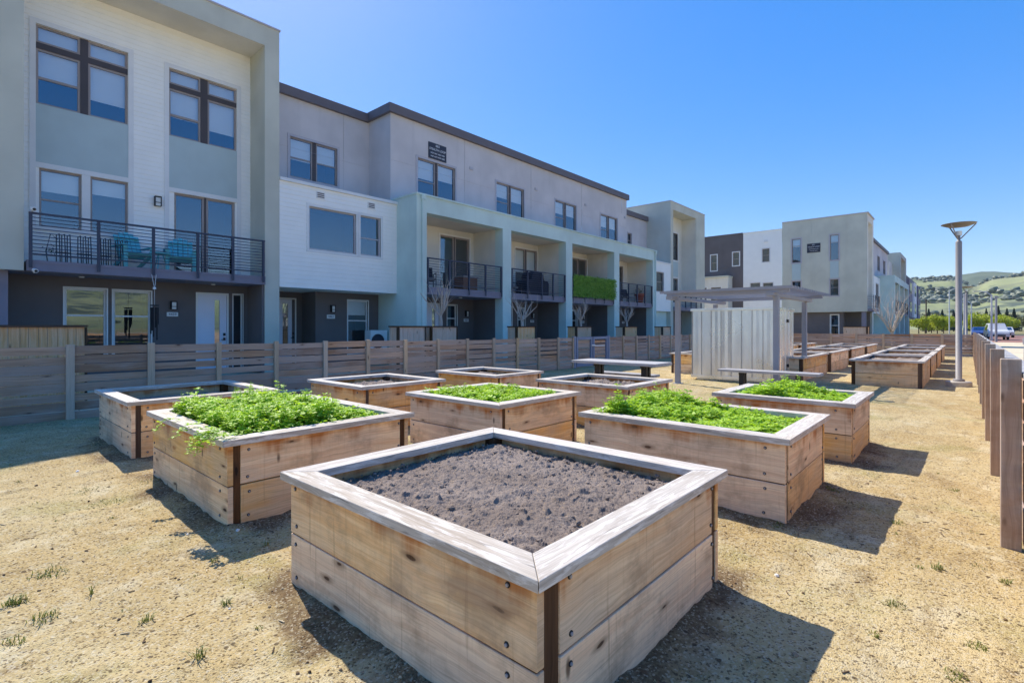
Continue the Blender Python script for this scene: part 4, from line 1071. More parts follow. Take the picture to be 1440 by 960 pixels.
# front of the end tower: frame with recess
m = MB(); m.box(XE+.02, XE+.6, 6.2, 7.2, 2.69, 10.74); m.box(53.6, 54.4, 6.2, 7.2, 0, 10.74); m.box(XE+.6, 53.6, 6.2, 7.2, 10.15, 10.74); child(m, 'stucco_frame', M['cream'], E_)
m = MB(); m.box(XE+.6, 53.6, 7.2, 7.3, 2.69, 10.15); m.box(54.2, 54.4, 7.2, 12.5, 0, 10.74); m.box(XE+.1, 54.3, 7.3, 12.4, 10.3, 10.4); child(m, 'recess_wall', M['white'], E_)
balcony(E_, XE+.2, 53.6, 5.7, 7.18, 2.7, 2.9, 4.0, [XE+.3, 51.9, 52.8, 53.5], 10)
m = MB(); 
for y in (5.75, 6.2): m.box(XE+.19, XE+.24, y, y+.05, 2.9, 4.0)
for z in (3.1, 3.25, 3.4, 3.55, 3.7, 3.85, 3.97): m.box(XE+.2, XE+.23, 5.75, 6.2, z, z+.02)
child(m, 'side_rail', M['rail'], E_)
sign('building_sign', 'dark address board with white lettering on the grey-green end wall between two window strips', 'sign', 'X', XE, 9.54, 10.56, 7.87, 8.66,
     [('671', .15, .85), ('STEALTH LOOP', .13, .62), ('4502 4508 4514 4520', .085, .38), ('4526 4532 4538', .085, .18)], M['signdark'], M['letter'])
Wt = thing('townhouse', 'plain white townhouse wall between the brown block and the grey-green end house', 'townhouse', (51, 14, 0), 'townhouses across the side street')
hw = [(13.6, 14.22, 7.38, 8.6), (14.4, 15.25, 4.3, 5.5), (13.3, 14.15, 4.3, 5.45)]
m = MB(); wall(m, 'X', XE-.02, 12.56, 15.9, 0, 10.2, hw); m.box(XE, 58, 15.7, 15.9, 0, 10.2); child(m, 'wall', M['white'], Wt)
m = MB(); m.box(XE-.06, 58, 12.56, 15.93, 10.2, 10.27); child(m, 'parapet_cap', M['trim'], Wt)
for i, h in enumerate(hw): window(Wt, 'X', XE-.02, *h, 'hung', .08)
m = MB(); m.box(XE-.1, XE-.022, 13.75, 14.05, 9.2, 9.4); child(m, 'vent', M['trim'], Wt)
Br = thing('townhouse', 'dark brown stucco townhouse with a cream low bay, partly hidden by the near terrace', 'townhouse', (51, 18, 0), 'townhouses across the side street')
hb = [(18.37, 18.96, 6.92, 8.45), (16.27, 16.86, 7.26, 8.52)]
m = MB(); wall(m, 'X', XE+.02, 15.91, 24.5, 0, 10.25, hb); m.box(XE+.1, 58, 24.3, 24.5, 0, 10.25); child(m, 'wall', M['brown'], Br)
m = MB(); m.box(XE-.03, 58, 15.94, 24.5, 10.25, 10.32); child(m, 'parapet_cap', M['fascia'], Br)
for h in hb: window(Br, 'X', XE+.02, *h, 'hung', .08)
hc = [(17.55, 18.5, 3.9, 5.2), (18.9, 19.7, 3.9, 5.2)]
m = MB(); wall(m, 'X', XE-1.2, 16.9, 24.4, 0, 6.1, hc); m.box(XE-1.19, XE, 16.9, 17.05, 0, 6.1); child(m, 'low_bay', M['cream'], Br)
m = MB(); m.box(XE-1.3, XE, 16.85, 24.4, 6.1, 6.25); child(m, 'bay_cap', M['sage'], Br)
for h in hc: window(Br, 'X', XE-1.2, *h, 'hung', .08)
# fronts further along the second block
G1 = thing('townhouse', 'grey and white townhouse front just past the grey-green end house', 'townhouse', (57, 7, 0), 'townhouses across the side street')
m = MB(); wall(m, 'Y', 6.6, 54.42, 69, 5.9, 9.3, [(60.5, 62.3, 6.9, 8.3), (65, 66.8, 6.9, 8.3)]); m.box(54.42, 69, 6.7, 13, 9.2, 9.3); child(m, 'upper_wall', M['grey'], G1)
m = MB(); m.box(54.42, 69, 6.45, 6.9, 9.3, 9.55); child(m, 'roof_fascia', M['fascia'], G1)
for u in (60.5, 65.0): window(G1, 'Y', 6.6, u, u+1.8, 6.9, 8.3, 'hung', .09, M['gtrim'], blind=.4, split=[(u+.85, .1)])
m = MB(); wall(m, 'Y', 6.2, 54.42, 58.82, 2.6, 5.9, [(55.8, 57.6, 3.8, 5.3)], siding=.2); child(m, 'siding_wall', M['white'], G1)
window(G1, 'Y', 6.2, 55.8, 57.6, 3.8, 5.3, 'hung', .09, split=[(56.65, .1)])
m = MB(); wall(m, 'Y', 6.9, 54.42, 58.82, 0, 2.6, [(56.2, 57.3, .5, 2.4)]); child(m, 'ground_floor_wall', M['mint'], G1); window(G1, 'Y', 6.9, 56.2, 57.3, .5, 2.4, 'hung', .05)
G2 = thing('townhouse', 'mint-framed townhouse terrace across the side street behind the bare tree', 'townhouse', (64, 6, 0), 'townhouses across the side street')
m = MB(); m.box(58.83, 59.05, 5.5, 9, 0, 5.6); m.box(58.83, 74, 5.1, 7, 5.6, 6.2)
for x in (58.83, 63.4, 68.2, 73.3): m.box(x, x+.6, 5.1, 5.5, 0, 5.6)
child(m, 'stucco_frame', M['mint'], G2)
m = MB(); wall(m, 'Y', 6.9, 59.06, 74, 0, 2.6); child(m, 'ground_floor_wall', M['dark'], G2)
m = MB(); wall(m, 'Y', 6.9, 59.06, 74, 2.9, 5.6, [(61, 62.7, 2.95, 5.2), (65.6, 67.3, 2.95, 5.2), (70.4, 72.1, 2.95, 5.2)]); child(m, 'loggia_wall', M['cream'], G2)
for u in (61, 65.6, 70.4): window(G2, 'Y', 6.9, u, u+1.7, 2.95, 5.2, 'single', .07, split=[(u+.82, .06)], name='sliding_door')
for a, b in ((59.45, 63.38), (64.02, 68.18), (68.82, 73.28)): balcony(G2, a, b, 5.16, 6.88, 2.62, 2.86, 3.95, [a+.07, a+1.2, b-1.2, b-.07], 8)
G3 = thing('townhouse', 'second grey-green tower house farther along the side street', 'townhouse', (82, 8, 0), 'townhouses across the side street')
m = MB(); m.box(78, 78.3, 7.2, 13, 0, 10); m.box(78, 86, 6.2, 13, 10, 10.5); m.box(78, 79, 6.2, 7.2, 0, 10); m.box(84.6, 86, 6.2, 7.2, 0, 10); child(m, 'stucco_frame', M['sage'], G3)
m = MB(); wall(m, 'Y', 7.2, 79, 84.6, 0, 10, [(80, 81.8, 6.8, 8.8), (80, 81.8, 3.2, 5.3)]); wall(m, 'Y', 7.0, 74.01, 77.99, 0, 9.2); child(m, 'recess_wall', M['cream'], G3)
for z0, z1 in ((6.8, 8.8), (3.2, 5.3)): window(G3, 'Y', 7.2, 80, 81.8, z0, z1, 'hung', .1)
G4 = thing('townhouse', 'last dark and white townhouse at the end of the side street row', 'townhouse', (95, 7, 0), 'townhouses across the side street')
m = MB(); m.box(86.01, 86.3, 6.9, 13, 0, 8.6); m.box(86.3, 112, 6.9, 7.2, 2.7, 8.6); child(m, 'wall', M['grey'], G4)
for u in (88, 96, 104):
    m = MB(); m.box(u, u+5, 6.0, 6.897, 2.8, 8.0); child(m, 'bay_panel', M['white'] if u == 96 else M['slab'], G4)
    for z in (3.4, 6.0):
        m = MB(); m.box(u+.8, u+3.6, 5.97, 5.998, z, z+1.5); child(m, 'window', M['carglass'], G4)
m = MB(); m.box(85.9, 112.2, 6.7, 13, 8.6, 8.9); child(m, 'roof', M['fascia'], G4)
m = MB(); m.box(86.3, 112, 7.6, 7.8, 0, 2.7); child(m, 'ground_floor_wall', M['dark'], G4)
# ------------------------------------------------------------------ things on and around the houses
def adirondack(label, x, y, z, rz):
    t = thing('balcony_chair', label, 'chair', (0, 0, 0), 'teal balcony chairs')
    m = MB()
    for q in range(5):
        hh = .78-.035*abs(q-2)**1.6; xx = -.24+q*.12
        m.bar((xx, .12, .30), (xx, .40, .30+hh*.92), .105, .02, up=(0, 1, .3))
    m.bar((-.28, .18, .45), (.28, .18, .45), .06, .02); m.bar((-.28, .32, .85), (.28, .32, .85), .06, .02)
    child(m, 'backrest', M['teal'], t)
    m = MB()
    for q in range(5): m.bar((-.28, -.32+q*.1, .40-q*.022), (.28, -.32+q*.1, .40-q*.022), .09, .02)
    child(m, 'seat', M['teal'], t)
    for s in (-1, 1):
        m = MB(); m.bar((s*.34, -.36, .60), (s*.34, .30, .58), .13, .025); child(m, 'armrest', M['teal'], t)
        m = MB(); m.bar((s*.31, -.33, 0), (s*.31, -.30, .59), .09, .03, up=(0, 1, 0)); child(m, 'leg', M['teal'], t)
        m = MB(); m.bar((s*.28, -.34, .36), (s*.28, .5, .03), .03, .10); child(m, 'leg', M['teal'], t)
    t.location = (x, y, z); t.rotation_euler = (0, 0, rz); return t
adirondack('left of the two teal slatted chairs on the long balcony', 3.45, 16.55, 2.91, R(12))
adirondack('right of the two teal slatted chairs on the long balcony, before the sliding door', 4.55, 16.55, 2.91, R(-14))
t = thing('side_table', 'small round teal side table between the two teal balcony chairs', 'table', (4.02, 16.4, 2.91))
m = MB(); m.lathe((4.02, 16.4, 3.36), [(0, .03), (.25, .03), (.25, 0), (0, 0)], 20); child(m, 'table_top', M['teal'], t)
for q in range(3):
    m = MB(); aa = q*2.09; m.tube([(4.02+.06*math.cos(aa), 16.4+.06*math.sin(aa), 3.36), (4.02+.2*math.cos(aa), 16.4+.2*math.sin(aa), 2.912)], .014, 6); child(m, 'leg', M['teal'], t)
# wire plant stands along the white wall
for i, x in enumerate((2.05, 2.45, 2.85, 3.2)):
    t = thing('plant_stand', 'black wire plant stand, %s from the left on the long balcony' % ('first', 'second', 'third', 'fourth')[i], 'plant stand', (x, 16.5, 2.91), 'wire plant stands')
    m = MB()
    for dx in (-.1, 0, .1): m.tube([(x+dx-.05, 16.4, 2.912), (x+dx-.05, 16.4, 3.6), (x+dx+.02, 16.55, 3.66), (x+dx+.05, 16.62, 2.912)], .011, 6)
    child(m, 'wire_frame', M['black'], t)
    m = MB(); m.tube([(x-.16, 16.5, 3.2), (x+.12, 16.5, 3.2)], .01, 6); child(m, 'crossbar', M['black'], t)
    if i == 0:
        m = MB()
        for q in range(40):
            c_ = Vector((x-.25+random.gauss(0, .06), 16.45+random.gauss(0, .06), 3.25+random.gauss(0, .07))); d_ = Vector((random.gauss(0, 1), random.gauss(0, 1), random.gauss(0, 1))).normalized()*.05; s_ = d_.cross(Vector((0, 0, 1))).normalized()*.018
            m.face([c_, c_+d_*.5+s_, c_+d_, c_+d_*.5-s_], [(random.random(), 0)]*4)
        child(m, 'foliage', M['conifer'], t)
        m = MB(); m.tube([(x-.12, 16.45, 3.5), (x-.25, 16.45, 3.62), (x-.33, 16.45, 3.2), (x-.3, 16.45, 2.912)], .012, 6); child(m, 'hook', M['black'], t)
# cameras
def camera_box(label, x, y, z):
    t = thing('security_camera', label, 'camera', (x, y, z))
    m = MB(); m.tube([(x, y+.02, z), (x+.02, y-.12, z-.03)], .045, 12); child(m, 'housing', M['plastic'], t)
    m = MB(); m.tube([(x+.02, y-.115, z-.03), (x+.021, y-.13, z-.032)], .03, 12); child(m, 'lens', M['black'], t)
    m = MB(); m.tube([(x, y+.06, z-.05), (x, y, z-.01)], .018, 8); child(m, 'bracket', M['plastic'], t)
camera_box('white security camera perched at the left end of the long balcony rail', 1.43, 15.86, 4.07)
camera_box('white security camera mounted under the left end of the long balcony', 1.46, 15.86, 2.68)
t = thing('wind_chime', 'black wind chime hanging on a long cord from the long balcony', 'wind chime', (3.75, 15.8, 2.6))
m = MB(); m.tube([(3.70, 15.85, 2.75), (3.74, 15.8, 2.45)], .006, 5); m.tube([(3.80, 15.85, 2.75), (3.76, 15.8, 2.45)], .006, 5); m.tube([(3.75, 15.8, 2.45), (3.75, 15.8, 1.95)], .004, 5); child(m, 'cord', M['plastic'], t)
m = MB(); m.lathe((3.75, 15.8, 2.37), [(0, .06), (.035, .05), (.04, 0), (0, -.01)], 12); child(m, 'hook_ball', M['plastic'], t)
m = MB(); m.lathe((3.75, 15.8, 1.93), [(0, .03), (.10, .03), (.10, 0), (0, 0)], 14); child(m, 'top_disc', M['black'], t)
for q in range(6):
    aa = q*1.047; L = .45+.08*q; m = MB(); p_ = (3.75+.08*math.cos(aa), 15.8+.08*math.sin(aa)); m.tube([(p_[0], p_[1], 1.9), (p_[0], p_[1], 1.9-L)], .018, 8); child(m, 'chime_tube', M['black'], t)
# AC unit
t = thing('air_conditioner', 'cream outdoor air conditioner unit behind the slat fence near the mint pier', 'air conditioner', (11.0, 16.6, 0))
m = MB(); m.box(10.62, 11.35, 16.45, 16.85, .45, 1.27); child(m, 'casing', M['plastic'], t, bevel=.015)
m = MB(); m.lathe((0, 0, 0), [(0, 0), (.27, 0), (.27, .02), (.25, .02)], 24)
m.v = [(10.92+p[0], 16.44-p[2], .86+p[1]) for p in m.v]; child(m, 'fan_grille', M['signdark'], t)
m = MB(); m.box(10.65, 11.32, 16.5, 16.8, 0, .45); child(m, 'stand', M['concrete'], t)

# balcony things of the mint units
def lounge(label, x, y, z, rz, cat='chair'):
    t = thing('patio_chair', label, cat, (0, 0, 0), 'dark patio chairs on the mint balconies')
    m = MB(); m.box(-.3, .3, -.3, .3, .30, .40); child(m, 'seat', M['cushion'], t, bevel=.02)
    m = MB(); m.bar((0, .28, .38), (0, .42, .85), .56, .08, up=(0, 1, 0)); child(m, 'backrest', M['cloth'], t)
    for sx in (-.31, .31):
        m = MB(); m.tube([(sx, -.3, 0), (sx, -.3, .58), (sx, .32, .58)], .018, 6); child(m, 'armrest', M['black'], t)
        m = MB(); m.tube([(sx, .34, 0), (sx, .30, .58)], .018, 6); child(m, 'leg', M['black'], t)
    t.location = (x, y, z); t.rotation_euler = (0, 0, rz)
lounge('dark lounge chair with grey cushion at the left end of the first mint balcony', 12.55, 15.6, 2.865, R(-30))
t = thing('storage_chest', 'brown wicker storage chest on the first mint balcony', 'chest', (14.5, 15.5, 2.865))
m = MB(); m.box(14.15, 14.95, 15.25, 15.8, 2.865, 3.4); child(m, 'body', M['wicker'], t, bevel=.02); m = MB(); m.box(14.12, 14.98, 15.22, 15.83, 3.405, 3.47); child(m, 'lid', M['cushion'], t, bevel=.01)
t = thing('covered_grill', 'barbecue grill under a dark fitted cover on the second mint balcony', 'grill', (18.9, 15.5, 2.865))
m = MB()
prof = [(-.85, .0), (-.85, .62), (-.78, .72), (-.48, .76), (-.42, 1.02), (-.25, 1.14), (.25, 1.14), (.42, 1.02), (.48, .76), (.78, .72), (.85, .62), (.85, .0)]
for (a, b) in zip(prof, prof[1:]): m.face([(18.9+a[0], 15.2, 2.866+a[1]), (18.9+b[0], 15.2, 2.866+b[1]), (18.9+b[0], 15.85, 2.866+b[1]), (18.9+a[0], 15.85, 2.866+a[1])])
for y in (15.2, 15.85): m.face([(18.9+p[0], y, 2.866+p[1]) for p in prof])
child(m, 'cover', M['cloth'], t, bevel=.03)
m = MB(); m.box(18.1, 19.7, 15.17, 15.195, 3.3, 3.33); child(m, 'cover_strap', M['black'], t)
lounge('dark patio chair by the sliding door on the second mint balcony', 17.5, 15.75, 2.865, R(15))
t = thing('hedge_screen', 'artificial green hedge panel fixed along the third mint balcony', 'hedge screen', (23.2, 14.78, 2.9))
m = MB(); m.box(21.2, 25.15, 14.80, 14.825, 2.95, 3.98); child(m, 'backing', M['hedge'], t)
m = MB()
for q_ in range(7000):
    c_ = Vector((random.uniform(21.16, 25.19), random.uniform(14.64, 14.80), random.uniform(2.92, 4.0)+.06*noise.noise((q_*.01, 0, 3)))); d_ = Vector((random.gauss(0, 1), random.gauss(-.5, .6), random.gauss(.2, 1))).normalized()*random.uniform(.05, .09); s_ = d_.cross(Vector((random.gauss(0, .3), 1, random.gauss(0, .3)))).normalized()*.022
    m.face([c_, c_+d_*.5+s_, c_+d_, c_+d_*.5-s_], [(random.random(), 0)]*4)
child(m, 'foliage', M['hedge'], t)
lounge('dark patio chair at the left of the fourth mint balcony', 26.9, 15.6, 2.865, R(25)); lounge('dark patio chair in the middle of the fourth mint balcony', 28.1, 15.6, 2.865, R(-20))
t = thing('flower_pot', 'terracotta flower pot on the right end of the fourth mint balcony', 'flower pot', (29.3, 15.4, 2.865))
m = MB(); m.lathe((29.3, 15.4, 2.866), [(0, 0), (.18, 0), (.27, .5), (.31, .5), (.31, .6), (.26, .6), (.24, .52), (0, .52)], 20); child(m, 'pot', M['terracotta'], t, smooth=True)
m = MB()
for _ in range(160):
    c_ = Vector((29.3+random.gauss(0, .13), 15.4+random.gauss(0, .13), 3.5+abs(random.gauss(0, .17)))); d_ = Vector((random.gauss(0, 1), random.gauss(0, 1), random.gauss(.4, 1))).normalized()*.1; s_ = d_.cross(Vector((0, 0, 1))).normalized()*.02
    m.face([c_, c_+d_*.5+s_, c_+d_, c_+d_*.5-s_], [(random.random(), 0)]*4)
child(m, 'foliage', M['olive'], t)

# wooden planters between fence and houses, with bare trees
def planter(label, x0, x1, y0=12.4, y1=12.9, zt=1.42):
    t = thing('wooden_planter', label, 'planter', ((x0+x1)/2, (y0+y1)/2, 0), 'plank planters before the houses')
    m = MB(); x = x0
    while x < x1-.02:
        w_ = min(random.uniform(.10, .16), x1-x); m.box(x, x+w_-.006, y0, y0+.03, 0, zt-.04, g=2); x += w_
    child(m, 'plank_front', M['planter'], t)
    m = MB(); m2 = MB(); y = y0+.035
    while y < y1-.02:
        w_ = min(.14, y1-y); m.box(x0-.001, x0+.03, y, y+w_-.006, 0, zt-.04, g=2); m2.box(x1-.03, x1, y, y+w_-.006, 0, zt-.04, g=2); y += w_
    child(m, 'plank_side', M['planter'], t); child(m2, 'plank_side', M['planter'], t)
    m = MB(); m.box(x0-.04, x1+.04, y0-.04, y0+.07, zt-.04, zt); m.box(x0-.04, x0+.07, y0+.07, y1, zt-.04, zt); m.box(x1-.07, x1+.04, y0+.07, y1, zt-.04, zt); child(m, 'cap_board', M['postwood'], t)
    for x in (x0-.035, x1+.0):
        m = MB(); m.box(x, x+.035, y0-.015, y0+.1, 0, zt-.045, g=2); child(m, 'corner_post', M['postwood'], t)
    m = MB(); m.box(x0+.03, x1-.03, y0+.035, y1, 1.2, 1.3); child(m, 'soil', M['soil'], t)
for x0, x1, l in [(-.9, 1.84, 'wide plank planter at the left end of the fence before the white tower house'), (8.97, 9.9, 'plank planter before the white siding house, left of the bare tree planter'), (10.2, 11.2, 'plank planter holding a bare tree before the first mint balcony'),
                  (14.22, 15.22, 'plank planter holding a bare tree below the covered grill'), (18.07, 19.15, 'plank planter holding a bare tree below the hedge screen'), (22.1, 23.3, 'plank planter holding a bare tree below the fourth mint balcony'),
                  (26.25, 27.15, 'plank planter near the pergola post, last in the row')]:
    planter(l, x0, x1)
planter('plank planter on the porch of the grey-green end house across the side street', 41.2, 41.8, 5.0, 6.4, 1.43)

def bare_tree(label, x, y, z0, H, spread, seed, mat, kids=5, r0=.05, name='bare_tree', levels=3, lean=.5):
    rnd = random.Random(seed)
    t = thing(name, label, 'tree', (x, y, z0), 'bare trees' if name == 'bare_tree' else None)
    tr = MB(); br = MB()
    tr.tube([(x, y, z0), (x+.02, y, z0+H*.12), (x, y+.02, z0+H*.26)], [r0*1.2, r0, r0*.9], 8); child(tr, 'trunk', mat, t)
    def grow(p, d, L, r, lev):
        pts = [p]; rs = [r]
        for q in range(4):
            d = (d+Vector((rnd.gauss(0, .13), rnd.gauss(0, .13), .10))).normalized(); pts.append(pts[-1]+d*L/4); rs.append(r*(1-.17*(q+1)))
        br.tube(pts, rs, 5 if lev < 2 else 4, cap=False)
        if lev < levels:
            for q in range(3 if lev == 0 else 3):
                f = rnd.choice((1, 2, 3, 4)); a = rnd.random()*6.28
                grow(pts[f], (d+Vector((math.cos(a), math.sin(a), rnd.uniform(-.1, .5)))*.65).normalized(), L*rnd.uniform(.45, .68), rs[f]*.62, lev+1)
    for q in range(kids):
        a = q*6.283/kids+rnd.random()*.6
        grow(Vector((x, y, z0+H*(.2+.06*rnd.random()))), Vector((math.cos(a)*spread, math.sin(a)*spread, 1)).normalized(), H*.5, r0*.62, 1)
    child(br, 'crown', mat, t)
    return t
for i, (x, H, l) in enumerate([(10.75, 2.0, 'pale bare tree rising beneath the first mint balcony'), (14.75, 1.6, 'pale bare tree in the planter below the covered grill'), (18.7, 1.5, 'pale bare tree in the planter below the hedge screen'), (22.75, 1.5, 'pale bare tree in the planter below the fourth mint balcony')]):
    bare_tree(l, x, 12.65, 1.28, H, .75, 11+i, M['bark'], kids=7, r0=.05, levels=3)
bare_tree('tall pale bare tree before the mint terrace across the side street', 44.75, 4.0, -.02, 4.4, .55, 31, M['bark'], kids=13, r0=.07, levels=3)

# ------------------------------------------------------------------ pergola, shed, benches
pg = thing('pergola', 'grey steel pergola with thin roof slats over the metal shed', 'pergola', (13.7, 4.2, 0))
for x, y in ((12.1, 5.33), (12.1, 3.11), (15.4, 3.27), (15.4, 5.62)):
    m = MB(); m.box(x-.055, x+.055, y-.055, y+.055, 0, 2.05); m.box(x-.1, x+.1, y-.1, y+.1, 0, .015); child(m, 'post', M['steel'], pg, bevel=.004)
for y in (3.19, 5.45):
    m = MB(); m.box(11.85, 15.6, y-.07, y+.07, 2.052, 2.13); child(m, 'beam', M['steel'], pg)
for x in (12.1, 15.4):
    m = MB(); m.box(x-.05, x+.05, 2.85, 5.6, 2.13, 2.2); child(m, 'cross_beam', M['steel'], pg)
for q in range(17):
    x = 11.82+q*.235; m = MB(); m.box(x-.022, x+.022, 2.72, 5.66, 2.2, 2.255); child(m, 'roof_slat', M['steel'], pg)
sh = thing('metal_shed', 'galvanised metal storage shed with ribbed walls under the pergola', 'shed', (14.2, 4.5, 0))
sx0, sx1, sy0, sy1, sz = 13.34, 15.15, 3.49, 5.49, 1.86
def ribbed(axis, c, u0, u1, z0, z1, n):
    m = MB(); w_ = (u1-u0)/n
    for i in range(n):
        a = u0+i*w_; t1, t2, t3 = [random.uniform(-.012, .012) for _ in range(3)]
        segs_ = [(a, 0), (a+w_*.28, t1), (a+w_*.58, t2), (a+w_*.86, 0), (a+w_*.875, .016), (a+w_*.895, .016), (a+w_*.91, -.02), (a+w_*.95, -.02), (a+w_*.965, .016), (a+w_*.985, .016), (a+w_, 0)]
        for (p, o0), (q, o1) in zip(segs_, segs_[1:]):
            m.face([P(axis, c, p, o0, z0), P(axis, c, q, o1, z0), P(axis, c, q, o1, z1), P(axis, c, p, o0, z1)])
    return m
m = ribbed('X', sx0, sy0, sy1, .14, sz-.06, 8); child(m, 'wall_panel', M['galv'], sh)
m = ribbed('Y', sy0, sx0, sx1, .14, sz-.06, 5); child(m, 'wall_panel', M['galv'], sh)
m = MB(); m.box(sx1-.02, sx1, sy0, sy1, .14, sz-.06); m.box(sx0+.02, sx1, sy1-.02, sy1, .14, sz-.06); child(m, 'wall_panel', M['galv'], sh)
m = MB(); m.box(sx0-.03, sx1+.03, sy0-.03, sy1+.03, sz-.06, sz+.01); child(m, 'roof', M['galv'], sh, bevel=.006)
m = MB(); m.box(sx0-.02, sx1+.02, sy0-.02, sy1+.02, .06, .14); m.box(sx0+.1, sx1-.1, sy0+.1, sy1-.1, 0, .06); child(m, 'base_frame', M['galv'], sh)
m = MB(); m.box(14.5, 14.62, sy0-.035, sy0-.005, .35, .43); m.box(14.5, 14.62, sy0-.035, sy0-.005, 1.5, 1.58); child(m, 'hinge', M['black'], sh)

def bench_table(name, label, cat, x0, x1, y0, y1, z, th=.05):
    t = thing(name, label, cat, ((x0+x1)/2, (y0+y1)/2, 0))
    m = MB(); w_ = (x1-x0)/3
    n_ = max(1, round((x1-x0)/.14)); w_ = (x1-x0)/n_
    for i in range(n_): m.box(x0+i*w_, x0+(i+1)*w_-.005, y0, y1, z-th, z, g=1)
    child(m, 'table_top' if z > .6 else 'seat', M['tablewood'], t, bevel=.004)
    for y in (y0+(y1-y0)*.2, y1-(y1-y0)*.24):
        m = MB(); xm = (x0+x1)/2; m.box(xm-.09, xm-.02, y-.05, y+.05, 0, z-th); m.box(xm+.02, xm+.09, y-.05, y+.05, 0, z-th); m.box(xm-.14, xm+.14, y-.04, y+.04, z-th-.05, z-th-.001); child(m, 'leg', M['black'], t)
    return t
bench_table('picnic_table', 'weathered grey plank table on black legs in front of the gate', 'table', 8.14, 8.8, 3.98, 5.72, .75)
bench_table('plank_bench', 'low weathered plank bench just behind the picnic table', 'bench', 9.2, 9.5, 4.55, 5.9, .45)
bench_table('plank_bench', 'weathered plank bench on black legs in front of the metal shed', 'bench', 11.2, 11.62, 2.13, 4.05, .48)

# ------------------------------------------------------------------ lamps and poles
def garden_lamp(label, x, y, base=True):
    t = thing('street_lamp', label, 'street lamp', (x, y, 0), 'bowl-topped lamps along the garden')
    m = MB(); m.lathe((x, y, 0), [(.24, -.1), (.24, .10), (.225, .12), (0, .12)], 32); child(m, 'concrete_footing', M['concrete'], t)
    m = MB(); m.lathe((x, y, 0), [(.11, .12), (.11, .16), (.095, .175), (.06, .18), (.06, 3.36), (.052, 3.39), (.03, 3.40), (.03, 3.52), (0, 3.53)], 24); child(m, 'pole', M['pole'], t, smooth=True)
    for q in range(3):
        aa = q*2.094+.6; m = MB(); m.tube([(x+.03*math.cos(aa), y+.03*math.sin(aa), 3.44), (x+.30*math.cos(aa), y+.30*math.sin(aa), 3.765)], .014, 6); child(m, 'arm', M['pole'], t)
    m = MB(); m.lathe((x, y, 3.52), [(0, .0), (.06, .0), (.06, .1), (0, .1)], 16); child(m, 'lamp_head', M['lampglass'], t)
    m = MB(); m.lathe((x, y, 3.6), [(0, .112), (.10, .115), (.20, .13), (.32, .182), (.325, .192), (.2, .205), (0, .215)], 40); child(m, 'reflector_bowl', M['olivebowl'], t, smooth=True)
M['olivebowl'] = paint('bowl_enamel', lin(118, 108, 92), .4, .05)
garden_lamp('tall grey lamp with wide shallow bowl on a round concrete footing, by the right-hand fence', 15.88, .17)
garden_lamp('second bowl-topped lamp, farther off, seen just right of the near lamp pole', 40.8, .10)
def street_light(label, x, y, H, arm, armdir, mat, r=.09):
    t = thing('street_light', label, 'street light', (x, y, 0))
    m = MB(); m.tube([(x, y, -.1), (x, y, H)], [r, r*.7], 10); child(m, 'pole', mat, t)
    d = Vector(armdir).normalized()
    m = MB(); pts = [Vector((x, y, H-.15)), Vector((x, y, H-.1))+d*arm*.4+Vector((0, 0, .35)), Vector((x, y, H))+d*arm+Vector((0, 0, .38))]; m.tube(pts, r*.45, 8); child(m, 'arm', mat, t)
    e = pts[-1]; m = MB(); m.bar(e, e+d*.6, .22, .09); child(m, 'lamp_head', mat, t)
M['lightsteel'] = paint('galvanised_pole', lin(206, 206, 204), .5, .05)
street_light('pale curved-arm street light standing by the parked white van', 75.6, -1.85, 4.9, .9, (-.2, 1, 0), M['lightsteel'], .1)
street_light('thin pale street light far off, left of the curved-arm street light', 128, -.4, 5.8, .8, (0, 1, 0), M['lightsteel'], .1)
street_light('thin pale street light between the lamp poles and the lime trees', 150, 3.2, 9.5, 1.0, (0, -1, 0), M['lightsteel'], .12)
def plain_pole(label, x, y, H, r, mat, cross=False):
    t = thing('utility_pole', label, 'pole', (x, y, 0)); m = MB(); m.tube([(x, y, -.1), (x, y, H)], [r, r*.8], 10); child(m, 'pole', mat, t)
    if cross: m = MB(); m.box(x-.06, x+.06, y-1.1, y+1.1, H-.45, H-.3); child(m, 'crossarm', mat, t)
    else: m = MB(); m.lathe((x, y, H), [(r*1.3, -.12), (r*1.3, .05), (0, .06)], 10); child(m, 'cap', mat, t)
plain_pole('dark slim post to the right of the curved-arm street light', 68.4, -2.0, 4.35, .1, M['steel'])
plain_pole('wooden utility pole behind the lime trees, left of the near lamp', 160, 7.7, 8.0, .16, M['darkbark'])
plain_pole('utility pole with crossarm at the far right of the road', 128, -9.6, 6.0, .15, M['lightsteel'], True)
plain_pole('pale post just right of the second bowl lamp', 76, .35, 5.0, .09, M['lightsteel'])
plain_pole('short grey bollard post on the plaza at the right edge', 20.6, -1.22, 1.02, .055, M['steel'])
m = MB()
for z in (8.2, 7.4): m.tube([(160, 60, z+.4), (160, 30, z-.1), (160, 7.7, z), (160, -20, z-.4), (160, -60, z)], .025, 4, cap=False)
tag(m.build('power_line', M['lightsteel']), 'thin power lines crossing in front of the green hillside', 'power line')

